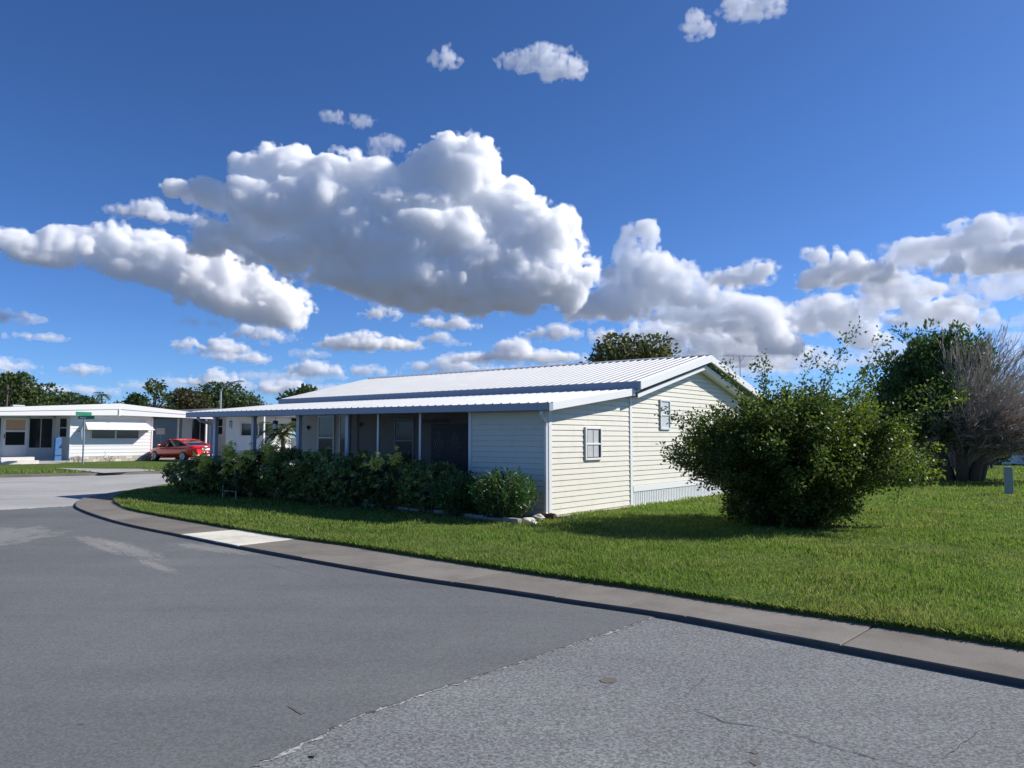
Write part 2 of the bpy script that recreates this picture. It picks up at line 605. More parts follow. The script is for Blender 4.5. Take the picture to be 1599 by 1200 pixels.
# joints: slab ends along the kerb line, about 1.35 m apart
j_idx = list(range(0, len(out_f), 14))
w_a, w_b = g(365, 853.6, WZ), g(272, 835.6, WZ)
o_a = np.array([(p.x, p.y) for p in out_f])
ia = int(np.argmin(((o_a - np.array((w_a.x, w_a.y))) ** 2).sum(1)))
ib = int(np.argmin(((o_a - np.array((w_b.x, w_b.y))) ** 2).sum(1)))
j_idx = sorted([j for j in j_idx if not (ia - 7 < j < ib + 7)] + [ia, ib])
pair = []
last = 0
for i, p in enumerate(out_f):
    d = ((inn_a[last:last + 40] - np.array((p.x, p.y))) ** 2).sum(1)
    last = last + int(np.argmin(d))
    pair.append(last)
for j0, j1 in zip(j_idx[:-1], j_idx[1:]):
    ids = list(range(j0, j1 + 1))
    oo = [out_f[i] for i in ids]
    ii = [Vector(inn_f[pair[i]]) for i in ids]
    # narrow joint
    sh = 0.010
    def inset(a, b):
        return a + (b - a).normalized() * sh
    oo[0], oo[-1] = inset(oo[0], oo[1]), inset(oo[-1], oo[-2])
    if (ii[1] - ii[0]).length > 0.02:
        ii[0] = inset(ii[0], ii[1])
    if (ii[-1] - ii[-2]).length > 0.02:
        ii[-1] = inset(ii[-1], ii[-2])
    poly = [(p.x, p.y) for p in oo]
    for p in reversed(ii):
        if (Vector((p.x, p.y)) - Vector(poly[-1])).length > 0.01:
            poly.append((p.x, p.y))
    area = sum(a[0] * b[1] - b[0] * a[1] for a, b in zip(poly, poly[1:] + poly[:1]))
    if area < 0:
        poly.reverse()
    m = M['walk_white'] if (j0, j1) == (ia, ib) else M['walk']
    MB().prism(poly, -0.03, WZ + rng.uniform(-0.003, 0.003)).build('slab', m, walk, 0.004)

# dark grit in the joints
M['grit'] = paint('joint_grit', (0.05, 0.047, 0.04), 0.95, 0.4, 20)
vs = []
for i, p in enumerate(out_f):
    q = Vector(inn_f[pair[i]])
    a, b = p.lerp(q, 0.006), p.lerp(q, 0.994)
    vs += [(a.x, a.y, WZ - 0.009), (b.x, b.y, WZ - 0.009)]
MB().add(vs, [(2 * i, 2 * i + 2, 2 * i + 3, 2 * i + 1) for i in range(len(out_f) - 1)]).build('joint_grit', M['grit'], walk)
# dirty kerb face below the slabs
M['kerb_dirt'] = paint('damp_kerb', (0.095, 0.088, 0.08), 0.9, 0.5, 6.0)
vs, fs = [], []
for i, p in enumerate(out_f):
    d = (out_f[min(i + 1, len(out_f) - 1)] - out_f[max(i - 1, 0)]).normalized()
    s_ = Vector((-d.y, d.x, 0)) * (0.004 if True else 0)
    q = p - s_ if (p + s_ - inn_f[pair[i]]).length < (p - s_ - inn_f[pair[i]]).length else p + s_
    vs += [(q.x, q.y, 0.0), (q.x, q.y, WZ - 0.012 + 0.006 * math.sin(i * 0.7) * math.sin(i * 0.23) + rng.normal() * 0.003)]
fs = [(2 * i, 2 * i + 2, 2 * i + 3, 2 * i + 1) for i in range(len(out_f) - 1)]
MB().add(vs, fs).build('kerb_face', M['kerb_dirt'], walk)
# crumbled pale aggregate along the seam between old and new asphalt
M['crumb'] = asphalt('crumbled_aggregate', (0.28, 0.28, 0.28), 80, 0.6)
vs, fs = [], []
for i, (x, y) in enumerate(edge):
    a, b = edge[max(i - 1, 0)], edge[min(i + 1, len(edge) - 1)]
    d = Vector((b[0] - a[0], b[1] - a[1], 0)).normalized()
    nrm = Vector((d.y, -d.x, 0))
    w_ = abs(rng.normal()) * 0.016 + 0.003
    vs += [(x - nrm.x * 0.02, y - nrm.y * 0.02, 0.004), (x + nrm.x * w_, y + nrm.y * w_, 0.004)]
fs = [(2 * i, 2 * i + 1, 2 * i + 3, 2 * i + 2) for i in range(len(edge) - 1)]
tag(MB().add(vs, fs).build('road_seam', M['crumb']), kind='structure')

# lawn of the corner lot, a thick turf sheet whose cut edge stands over the sidewalk
lawn_edge = [(p.x, p.y) for p in inn_f]
lawn_poly = lawn_edge + [(-3.0, 48.0), (20, 75), (70, 60), (60, 5)]
area = sum(a[0] * b[1] - b[0] * a[1] for a, b in zip(lawn_poly, lawn_poly[1:] + lawn_poly[:1]))
if area < 0:
    lawn_poly.reverse()
lawn = MB().prism(lawn_poly, -0.02, TURF).build('lawn', M['turf'])
tag(lawn, kind='structure')

# lots across the cross street, a little higher
KERB = [g(-330, 757, 0.1), g(-120, 747, 0.1), g(0, 742.5, 0.1), g(140, 739.5, 0.1), g(276, 736, 0.1), g(340, 733, 0.1), g(420, 726, 0.1)]
kp = [(p.x, p.y) for p in KERB]
far_lot = MB()
n = len(kp)
vs = [(x, y, 0.10) for x, y in kp] + [(x, y, -0.02) for x, y in kp] + [(x - 3.0, y + 7.0, 0.27) for x, y in kp] + [(x - 60.0, y + 110.0, 0.27) for x, y in kp]
fs = []
for i in range(n - 1):
    fs += [(n + i, n + i + 1, i + 1, i), (i, i + 1, 2 * n + i + 1, 2 * n + i), (2 * n + i, 2 * n + i + 1, 3 * n + i + 1, 3 * n + i)]
far_lot.add(vs, fs)
tag(far_lot.build('far_lawn', M['turf']), kind='structure')
kb = MB()
vs, fs = [], []
for x, y in kp:
    vs += [(x + 0.06, y - 0.14, 0.0), (x + 0.05, y - 0.13, 0.115), (x - 0.04, y + 0.1, 0.12)]
for i in range(n - 1):
    a = 3 * i
    fs += [(a, a + 3, a + 4, a + 1), (a + 1, a + 4, a + 5, a + 2)]
tag(kb.add(vs, fs).build('far_kerb', M['walk']), kind='structure')

# ------------------------------------------------------------------ the house on the corner
HA = R(-38)
A0 = g(857, 812, LOT)
dX = Vector((math.cos(HA), math.sin(HA), 0))
dY = Vector((-math.sin(HA), math.cos(HA), 0))


def H(x, y, z=0.0):
    return Vector((A0.x, A0.y, LOT)) + dX * x + dY * y + Vector((0, 0, z))


house = empty('corner_house', (A0.x, A0.y, LOT), HA, 'long cream sided mobile home with white ribbed metal roof on the corner lot', 'house')
YM, YR, YE, XL = 3.23, 6.82, 10.43, -12.35      # main body start, ridge line, far side, left end
ROW = 0.112


def porch_under(y):
    return 2.13 + 0.130 * (y + 0.25)


def main_under(y):
    return 2.66 + 0.238 * (min(y, 2 * YR - y) - 3.0)


# backing walls
w = MB()
w.hexa([(-0.1, 0, 0.06), (0, 0, 0.06), (0, YM, 0.06), (-0.1, YM, 0.06), (-0.1, 0, porch_under(0)), (0, 0, porch_under(0)), (0, YM, porch_under(YM)), (-0.1, YM, porch_under(YM))])
w.box((-2.06, 0, 0.06), (-0.1, 0.1, porch_under(0)))
w.box((-2.06, 0.1, 0.06), (-1.98, YM, porch_under(0.1)))
w.build('room_wall', M['siding'], house)
w = MB()
prof = [(YM, 0.08), (YE, 0.08), (YE, main_under(YE)), (YR, main_under(YR)), (YM, main_under(YM))]
k = len(prof)
vs = [(-0.002, y, z) for y, z in prof] + [(XL, y, z) for y, z in prof]
w.add(vs, [tuple(range(k)), tuple(range(2 * k - 1, k - 1, -1))] + [(i, i + k, (i + 1) % k + k, (i + 1) % k) for i in range(k)])
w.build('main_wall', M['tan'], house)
MB().box((-2.1, -0.06, -0.05), (0.06, YM - 0.005, 0.06)).build('footing', M['foot'], house)


def board_x(y0a, y1a, y0b, y1b, z0, z1, name='siding_board'):
    """lap board on the gable side (facing +x), bottom edge proud"""
    t0, t1 = 0.021, 0.007
    z0 += 0.008
    MB().add([(0, y0a, z0), (0, y1a, z0), (t0, y1a, z0), (t0, y0a, z0), (0, y0b, z1), (0, y1b, z1), (t1, y1b, z1), (t1, y0b, z1)],
             [(0, 1, 2, 3), (4, 7, 6, 5), (3, 2, 6, 7), (0, 3, 7, 4), (1, 5, 6, 2)]).build(name, M['siding'], house)


z = 0.07
while z < porch_under(YM) - 0.02:
    z1 = min(z + ROW, porch_under(YM) - 0.003)
    def ylo(zz):
        return max(0.07, (zz - 2.13) / 0.130 - 0.25)
    if ylo(z1) < YM - 0.08:
        board_x(ylo(z), YM - 0.05, ylo(z1), YM - 0.05, z, z1)
    z += ROW
z = 0.50
while z < main_under(YR) - 0.03:
    z1 = min(z + ROW, main_under(YR) - 0.01)
    def yl(zz):
        return max(YM + 0.06, 3.0 + (zz - 2.66) / 0.238)
    board_x(yl(z), 2 * YR - yl(z) if yl(z) > YM + 0.07 else YE - 0.05, yl(z1), 2 * YR - yl(z1) if yl(z1) > YM + 0.07 else YE - 0.05, z, z1)
    z += ROW
z = 0.07
while z < porch_under(0) - 0.02:
    z1 = min(z + ROW, porch_under(0) - 0.01)
    zb_ = z + 0.017
    MB().add([(-1.99, 0, zb_), (-0.07, 0, zb_), (-0.07, -0.028, zb_), (-1.99, -0.028, zb_), (-1.99, 0, z1), (-0.07, 0, z1), (-0.07, -0.008, z1), (-1.99, -0.008, z1)],
             [(3, 2, 1, 0), (4, 5, 6, 7), (2, 3, 7, 6), (0, 4, 7, 3), (1, 2, 6, 5)]).build('siding_board', M['siding'], house)
    z += ROW
# corner posts and the strip between room and main body
MB().box((-0.07, -0.036, 0.05), (0.036, 0.07, porch_under(0.0) - 0.012)).build('corner_trim', M['trim'], house, 0.006)
MB().box((0.001, YM - 0.05, 0.05), (0.036, YM + 0.06, porch_under(YM) + 0.1)).build('corner_trim', M['trim'], house, 0.006)
MB().box((-2.07, -0.036, 0.05), (-1.99, 0.11, porch_under(0.0) - 0.012)).build('corner_trim', M['trim'], house, 0.006)
# skirting under the main gable wall
MB().box((0.002, YM + 0.06, 0.36), (0.045, YE, 0.50)).build('skirting_band', M['trim'], house, 0.006)
sk = MB()
sk.box((0.002, YM + 0.06, 0.0), (0.016, YE, 0.359))
y = YM + 0.09
while y < YE - 0.05:
    sk.box((0.016, y, 0.002), (0.028, y + 0.055, 0.357))
    y += 0.088
sk.build('skirting', M['skirt'], house)
MB().box((0.002, YM + 0.06, -0.02), (0.05, YE, 0.045)).build('skirting_foot', M['trim'], house)


def window_x(y0, y1, z0, z1, pane, curtain):
    f = MB()
    fw = 0.045
    f.box((0.012, y0, z0), (0.058, y0 + fw, z1)).box((0.012, y1 - fw, z0), (0.058, y1, z1))
    f.box((0.012, y0 + fw, z0), (0.062, y1 - fw, z0 + fw)).box((0.012, y0 + fw, z1 - fw), (0.058, y1 - fw, z1))
    zm = (z0 + z1) / 2 - 0.01
    f.box((0.020, y0 + fw, zm - 0.018), (0.052, y1 - fw, zm + 0.018))
    fr = f.build('window', M['lightgrey'] if pane == 'frost' else M['white'], house, 0.004)
    MB().box((0.0125, y0 + fw, z0 + fw), (0.032, y1 - fw, z1 - fw)).build('pane', M[pane], fr)
    if curtain:
        for q in range(2):
            c = MB()
            ya, yb = (y0 + fw + 0.05, (y0 + y1) / 2 - 0.012) if q == 0 else ((y0 + y1) / 2 + 0.012, y1 - fw - 0.07)
            n = 12
            vs = []
            for i in range(n + 1):
                t = i / n
                vs += [(0.0342 + 0.0012 * math.sin(i * 2.1), ya + (yb - ya) * t, z0 + fw + 0.02), (0.0342 + 0.0012 * math.sin(i * 2.1 + 1), ya + (yb - ya) * t, z1 - fw - 0.02)]
            c.add(vs, [(2 * i, 2 * i + 2, 2 * i + 3, 2 * i + 1) for i in range(n)])
            c.build('curtain', M['curtain'], fr)


window_x(1.27, 1.92, 1.13, 1.83, 'glass', True)
window_x(4.66, 5.20, 1.80, 2.54, 'frost', False)


# roofs: ribbed sheets, each sheet a piece
def rib_panel(x0, x1, ya, za, yb, zb, name='roof_panel'):
    d = Vector((0, yb - ya, zb - za))
    nrm = Vector((0, -d.z, d.y)).normalized()
    if nrm.z < 0: nrm = -nrm
    xs = []
    x = x0
    prof = [(x0, 0.0)]
    step = 0.2286
    q = x0 + step * 0.5
    while q < x1 - 0.02:
        prof += [(q - 0.03, 0), (q - 0.012, 0.024), (q + 0.012, 0.024), (q + 0.03, 0)]
        q += step
    prof.append((x1, 0.0))
    vs = []
    for (px, h) in prof:
        a = Vector((px, ya, za)) + nrm * h
        b = Vector((px, yb, zb)) + nrm * h
        vs += [a, b, ]
    n = len(prof)
    low = [Vector((p[0], ya, za)) - nrm * 0.004 for p in (prof[0], prof[-1])] + [Vector((p[0], yb, zb)) - nrm * 0.004 for p in (prof[0], prof[-1])]
    fs = [(2 * i, 2 * i + 2, 2 * i + 3, 2 * i + 1) for i in range(n - 1)]
    if yb < ya:
        fs = [f[::-1] for f in fs]
    vs += low
    c = 2 * n
    fs += [(c, c + 2, c + 3, c + 1), tuple(range(0, 2 * n, 2))[::-1] + (), ]
    fs[-1] = tuple([c] + list(range(0, 2 * n, 2)) + [c + 1])
    return MB().add(vs, fs).build(name, M['roof'], house)


RX0, RX1 = -13.0, 0.44
x = RX1
Ze, Zr = 2.86, 2.86 + 0.238 * (YR - 2.98)
while x > RX0 + 0.05:
    xa = max(RX0, x - 0.9144)
    rib_panel(xa + 0.002, x, 2.96, Ze, YR, Zr)
    rib_panel(xa + 0.002, x, 2 * YR - 2.96, Ze, YR, Zr)
    x -= 0.9144
# ridge cap with the gaps over each rib
MB().add([(RX0, YR - 0.12, Zr - 0.004), (RX1, YR - 0.12, Zr - 0.004), (RX1, YR, Zr + 0.042), (RX0, YR, Zr + 0.042), (RX0, YR + 0.12, Zr - 0.004), (RX1, YR + 0.12, Zr - 0.004)],
         [(0, 1, 2, 3), (3, 2, 5, 4)]).build('ridge_cap', M['roof'], house)
# deck under the sheets and fascias
def slope_slab(x0, x1, ya, za, yb, zb, th, name, mat, bevel=0.0):
    return MB().hexa([(x0, ya, za - th), (x1, ya, za - th), (x1, yb, zb - th), (x0, yb, zb - th), (x0, ya, za), (x1, ya, za), (x1, yb, zb), (x0, yb, zb)]).build(name, mat, house, bevel)


for sgn in (0, 1):
    fy = (lambda v: v) if sgn == 0 else (lambda v: 2 * YR - v)
    ya, yb = (2.99, YR) if sgn == 0 else (YR, fy(2.99))
    za, zb = (Ze - 0.008, Zr - 0.008) if sgn == 0 else (Zr - 0.008, Ze - 0.008)
    slope_slab(RX0 + 0.03, 0.36, ya, za, yb, zb, 0.05, 'roof_deck', M['trim'])
    slope_slab(0.40, 0.452, ya - (0.03 if sgn == 0 else 0), za + 0.02, yb + (0.03 if sgn else 0), zb + 0.02, 0.19, 'rake_board', M['white'], 0.006)
    slope_slab(RX0 - 0.012, RX0 + 0.028, ya - (0.03 if sgn == 0 else 0), za + 0.02, yb + (0.03 if sgn else 0), zb + 0.02, 0.19, 'rake_board', M['white'], 0.006)
    # the older roof edge below, set back under the new one
    slope_slab(0.03, 0.27, ya + (0.1 if sgn == 0 else 0.002), za - 0.325, yb - (0.1 if sgn else 0.002), zb - 0.325, 0.02, 'soffit', M['trim'])
    slope_slab(0.272, 0.30, ya + (0.1 if sgn == 0 else 0.002), za - 0.25, yb - (0.1 if sgn else 0.002), zb - 0.25, 0.10, 'inner_rake_board', M['white'], 0.004)
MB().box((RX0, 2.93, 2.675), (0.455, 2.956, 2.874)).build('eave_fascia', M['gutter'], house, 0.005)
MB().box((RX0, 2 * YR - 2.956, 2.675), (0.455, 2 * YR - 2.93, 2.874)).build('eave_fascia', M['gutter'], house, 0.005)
# porch and carport roof, its eave rising a little towards the far end
PX0, PX1 = -12.75, 0.30
def rise(x):
    return 0.075 * (-x) / 12.7
x = PX1
while x > PX0 + 0.05:
    xa = max(PX0, x - 0.9144)
    rib_panel(xa + 0.002, x, -0.30, 2.275 + rise((x + xa) / 2), 2.99, 2.70)
    x -= 0.9144
MB().hexa([(PX0 + 0.02, -0.29, 2.22 + rise(PX0)), (PX1 - 0.03, -0.29, 2.22), (PX1 - 0.03, YM, 2.665), (PX0 + 0.02, YM, 2.665),
           (PX0 + 0.02, -0.29, 2.262 + rise(PX0)), (PX1 - 0.03, -0.29, 2.262), (PX1 - 0.03, YM, 2.69), (PX0 + 0.02, YM, 2.69)]).build('porch_ceiling', M['trim'], house)
# rake board of the porch roof
slope_slab(PX1 - 0.028, PX1 + 0.022, -0.30, 2.290, 2.93, 2.715, 0.16, 'porch_rake_board', M['white'], 0.005)
slope_slab(PX0 - 0.02, PX0 + 0.015, -0.30, 2.290 + rise(PX0), 2.93, 2.715, 0.16, 'porch_rake_board', M['white'], 0.005)
# gutter along the eave: an open trough
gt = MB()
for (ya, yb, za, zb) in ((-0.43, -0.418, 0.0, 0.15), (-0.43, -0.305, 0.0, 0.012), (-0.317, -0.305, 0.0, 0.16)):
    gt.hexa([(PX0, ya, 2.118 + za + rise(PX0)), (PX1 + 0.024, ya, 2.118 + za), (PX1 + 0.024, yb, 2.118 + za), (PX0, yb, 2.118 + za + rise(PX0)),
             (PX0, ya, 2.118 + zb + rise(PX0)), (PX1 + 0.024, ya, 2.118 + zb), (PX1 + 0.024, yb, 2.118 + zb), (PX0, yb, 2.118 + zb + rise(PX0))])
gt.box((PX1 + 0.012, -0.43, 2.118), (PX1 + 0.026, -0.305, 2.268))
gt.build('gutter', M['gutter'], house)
# downspout with its two elbows
ds = MB()
ds.smooth = False
ds.tube([(0.10, -0.37, 2.13), (0.10, -0.37, 2.05), (0.08, -0.30, 1.98), (0.0, -0.09, 1.90), (-0.01, -0.075, 1.82), (-0.01, -0.075, 0.14), (0.03, -0.16, 0.06), (0.05, -0.28, 0.04)], 0.042, 4)
ds.build('downspout', M['trim'], house, 0.006)
# posts of the carport and the thin screen posts
for px_ in (6.04, 7.98, 10.0, 11.90):
    MB().box((-px_ - 0.055, -0.02, 0.03), (-px_ + 0.055, 0.09, 2.20 + rise(-px_))).build('post', M['post'], house, 0.006)
    MB().box((-px_ - 0.075, -0.04, 2.10 + rise(-px_)), (-px_ + 0.075, 0.11, 2.215 + rise(-px_))).build('post_cap', M['post'], house)
MB().tube([(-12.2, -0.37, 2.2), (-12.2, -0.30, 2.1), (-12.12, 0.0, 2.0), (-12.12, 0.03, 1.9), (-12.12, 0.03, 0.1)], 0.042, 4).build('downspout', M['post'], house)
for px_ in (3.55, 4.94):
    MB().box((-px_ - 0.028, 0.0, 0.05), (-px_ + 0.028, 0.05, 2.16 + rise(-px_))).build('screen_post', M['white'], house)
bounds = [2.08, 3.522, 3.578, 4.912, 4.968, 5.98]
for a, b in zip(bounds[0::2], bounds[1::2]):
    sc_ = MB().add([(-b, 0.02, 0.1), (-a, 0.02, 0.1), (-a, 0.02, 2.16), (-b, 0.02, 2.16)], [(0, 1, 2, 3)]).build('insect_screen', M['screen'], house)
MB().box((-12.7, -0.15, -0.03), (-2.07, YM - 0.02, 0.045)).build('carport_slab', M['slab'], house)
# what shows on the porch wall of the main body: lap rows, windows, ornaments
z = 0.35
while z < 2.62:
    z1 = min(z + 0.2, 2.62)
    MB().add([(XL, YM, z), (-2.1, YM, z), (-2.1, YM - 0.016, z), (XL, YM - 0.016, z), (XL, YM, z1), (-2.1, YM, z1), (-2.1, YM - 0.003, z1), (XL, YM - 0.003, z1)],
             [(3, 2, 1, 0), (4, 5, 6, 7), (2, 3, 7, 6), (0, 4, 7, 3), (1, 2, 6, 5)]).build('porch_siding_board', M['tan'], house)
    z += 0.2


def window_y(x0, x1, z0, z1, split=True):
    f = MB()
    fw = 0.05
    ya, yb = YM - 0.05, YM - 0.012
    f.box((x0, ya, z0), (x0 + fw, yb, z1)).box((x1 - fw, ya, z0), (x1, yb, z1)).box((x0 + fw, ya, z0), (x1 - fw, yb, z0 + fw)).box((x0 + fw, ya, z1 - fw), (x1 - fw, yb, z1))
    if split:
        zm = z0 + (z1 - z0) * 0.55
        f.box((x0 + fw, ya, zm - 0.02), (x1 - fw, yb, zm + 0.02))
    fr = f.build('window', M['white'], house)
    MB().box((x0 + fw, ya + 0.012, z0 + fw), (x1 - fw, yb, z1 - fw)).build('pane', M['glass'], fr)


window_y(-11.25, -10.45, 0.75, 2.3)
window_y(-10.2, -9.75, 0.3, 2.3, False)
window_y(-7.75, -6.95, 0.75, 2.15)
MB().box((-9.6, YM - 0.05, 0.2), (-9.35, YM - 0.018, 2.5)).build('wall_trim', M['tan'], house)
MB().box((-6.6, YM - 0.06, 2.02), (-5.6, YM - 0.018, 2.12)).build('wall_shelf', M['brown'], house)
# front door with two lattice panes
dr = MB().box((-6.25, YM - 0.07, 0.2), (-4.85, YM - 0.017, 1.98)).build('double_door', M['brown'], house, 0.01)
M['amber'] = paint('amber_glass', (0.62, 0.36, 0.22), 0.25, 0.3, 8)
for cx in (-5.95, -5.35):
    vs = [(cx + 0.17 * math.cos(6.28319 * k / 20), YM - 0.074, 1.42 + 0.36 * math.sin(6.28319 * k / 20)) for k in range(20)]
    pn = MB().add(vs, [tuple(range(20))]).build('oval_pane', M['amber'], dr)
    lt = MB()
    for s_ in (-1, 1):
        for o_ in np.arange(-0.6, 0.61, 0.15):
            pts = []
            for t in np.linspace(-0.5, 0.5, 41):
                xx, zz = s_ * t * 0.5, t + o_
                if (xx / 0.17) ** 2 + (zz / 0.36) ** 2 < 1:
                    pts.append((cx + xx, YM - 0.079, 1.42 + zz))
            if len(pts) > 1:
                lt.tube([pts[0], pts[-1]], 0.009, 4)
    lt.build('lattice', M['brown'], dr)

# lamp hung from the carport eave, chime
hp = H(-8.9, -0.05)
lan = empty('hanging_lantern', hp, 0, 'small black and white lantern hanging from the carport beam', 'lantern')
MB().tube([(0, 0, 2.16), (0, 0, 2.06)], 0.006, 5).build('hook', M['dark'], lan)
MB().tube([(0, 0, 2.06), (0, 0, 2.05), (0, 0, 1.97)], [0.03, 0.07, 0.075], 8).build('cap', M['dark'], lan)
MB().tube([(0, 0, 1.969), (0, 0, 1.84)], [0.055, 0.065], 8).build('shade', M['white'], lan)
MB().tube([(0, 0, 1.839), (0, 0, 1.80)], [0.075, 0.05], 8).build('base', M['dark'], lan)
hp = H(-11.0, -0.05)
ch = empty('wind_chime', hp, 0, 'thin dark wind chime hanging near the far carport posts', 'wind chime')
MB().tube([(0, 0, 2.17), (0, 0, 2.08)], 0.004, 4).build('cord', M['dark'], ch)
MB().tube([(0, 0, 2.08), (0, 0, 2.06)], 0.05, 8).build('disc', M['dark'], ch)
for k in range(5):
    a = k * 1.257
    MB().tube([(0.035 * math.cos(a), 0.035 * math.sin(a), 2.06), (0.035 * math.cos(a), 0.035 * math.sin(a), 1.84 + 0.02 * k)], 0.007, 5).build('chime_pipe', M['galv'], ch)
# dark ornaments on the lit end of the porch wall
for (sx, zz) in ((11.75, 1.93), (12.2, 2.05), (9.2, 2.0)):
    p = H(-sx, YM - 0.02, zz)
    o = empty('wall_ornament', p, HA, {11.75: 'small dark ornament on the tan wall beside the window', 12.2: 'dark bird shaped ornament at the far end of the tan wall', 9.2: 'small dark ornament on the tan wall right of the windows'}[sx], 'ornament')
    MB().tube([(0, -0.01, -0.07), (0, -0.02, 0.0), (0, -0.01, 0.08)], [0.015, 0.05, 0.01], 7).build('body', M['dark'], o)
    MB().hexa([(-0.11, -0.02, 0.0), (0.11, -0.02, 0.0), (0.11, 0.0, 0.0), (-0.11, 0.0, 0.0), (-0.07, -0.02, 0.05), (0.07, -0.02, 0.05), (0.07, 0.0, 0.05), (-0.07, 0.0, 0.05)]).build('wings', M['dark'], o)

# planting bed with its edging blocks
bed = [g(x, y, LOT) for x, y in ((812, 822), (700, 808.5), (600, 797), (500, 786.5), (400, 777.5), (300, 769), (275, 766))]
bp = [(p.x, p.y) for p in bed] + [(H(-12.8, 0.2).x, H(-12.8, 0.2).y), (H(-2, -0.05).x, H(-2, -0.05).y), (H(-0.1, -0.1).x, H(-0.1, -0.1).y)]
area = sum(a[0] * b[1] - b[0] * a[1] for a, b in zip(bp, bp[1:] + bp[:1]))
if area < 0: bp.reverse()
tag(MB().add([(x, y, TURF + 0.01) for x, y in bp], [tuple(range(len(bp)))]).build('planting_bed', M['soil']), kind='structure')
be = resample(bed, 0.42)
kerb_root = empty('bed_edging', (be[0].x, be[0].y, LOT), 0, 'row of weathered concrete blocks edging the planting bed', 'edging')
for a, b in zip(be[:-1], be[1:]):
    d = b - a
    ang = math.atan2(d.y, d.x) + rng.normal() * 0.04
    m = Matrix.Translation(((a.x + b.x) / 2 - be[0].x, (a.y + b.y) / 2 - be[0].y, 0)) @ Matrix.Rotation(ang, 4, 'Z')
    MB().box((-0.195, -0.06, -0.02), (0.195, 0.06, 0.125 + rng.normal() * 0.012), m).build('block', M['block'], kerb_root, 0.015)


def rock(name, p, r, label, seed, sz=0.6):
    bm = bmesh.new()
    bmesh.ops.create_icosphere(bm, subdivisions=3, radius=1.0)
    rg = random.Random(seed)
    ph = [rg.uniform(0, 6) for _ in range(6)]
    for v in bm.verts:
        c = v.co
        k = 1 + 0.18 * math.sin(3 * c.x + ph[0]) + 0.16 * math.sin(4 * c.y + ph[1]) * math.cos(3 * c.z + ph[2]) + 0.07 * math.sin(9 * c.x + 7 * c.z + ph[3])
        v.co = Vector((c.x * r * k * 1.3, c.y * r * k, c.z * r * k * sz))
    me = bpy.data.meshes.new(name)
    bm.to_mesh(me)
    bm.free()
    me.materials.append(M['stone'])
    o = link(name, me)
    o.location = (p.x, p.y, TURF + r * sz * 0.4)
    o.rotation_euler = (0, 0, rg.uniform(0, 3))
    tag(o, label, 'rock', 'pale rocks at the house corner')


rock('rock', g(826, 820, LOT), 0.11, 'pale flat rock at the left end of the rocks by the house corner', 1)
rock('rock', g(842, 815, LOT), 0.12, 'pale rock right beside the bottom of the downspout', 2)
rock('rock', g(833, 823, LOT), 0.07, 'smallest pale rock in front of the others at the house corner', 3)
pc = g(858, 815, LOT)
cup = empty('pipe_coupling', (pc.x, pc.y, TURF), R(-20), 'rusty brown pipe coupling with two pale rods lying at the house corner', 'pipe')
M['rust'] = paint('rusty_iron', (0.10, 0.045, 0.03), 0.8, 0.4, 20)
M['rod'] = paint('pale_wood', (0.50, 0.38, 0.24), 0.8, 0.2, 20)
MB().tube([(-0.16, 0.02, 0.07), (0.0, 0.0, 0.07), (0.01, 0.0, 0.07), (0.12, -0.02, 0.06)], [0.05, 0.05, 0.065, 0.06], 10).build('coupling', M['rust'], cup)
MB().tube([(0.1, -0.03, 0.05), (0.55, -0.22, 0.03)], 0.012, 5).build('rod', M['rod'], cup)
MB().tube([(0.12, 0.02, 0.06), (0.62, -0.06, 0.03)], 0.010, 5).build('rod', M['rod'], cup)

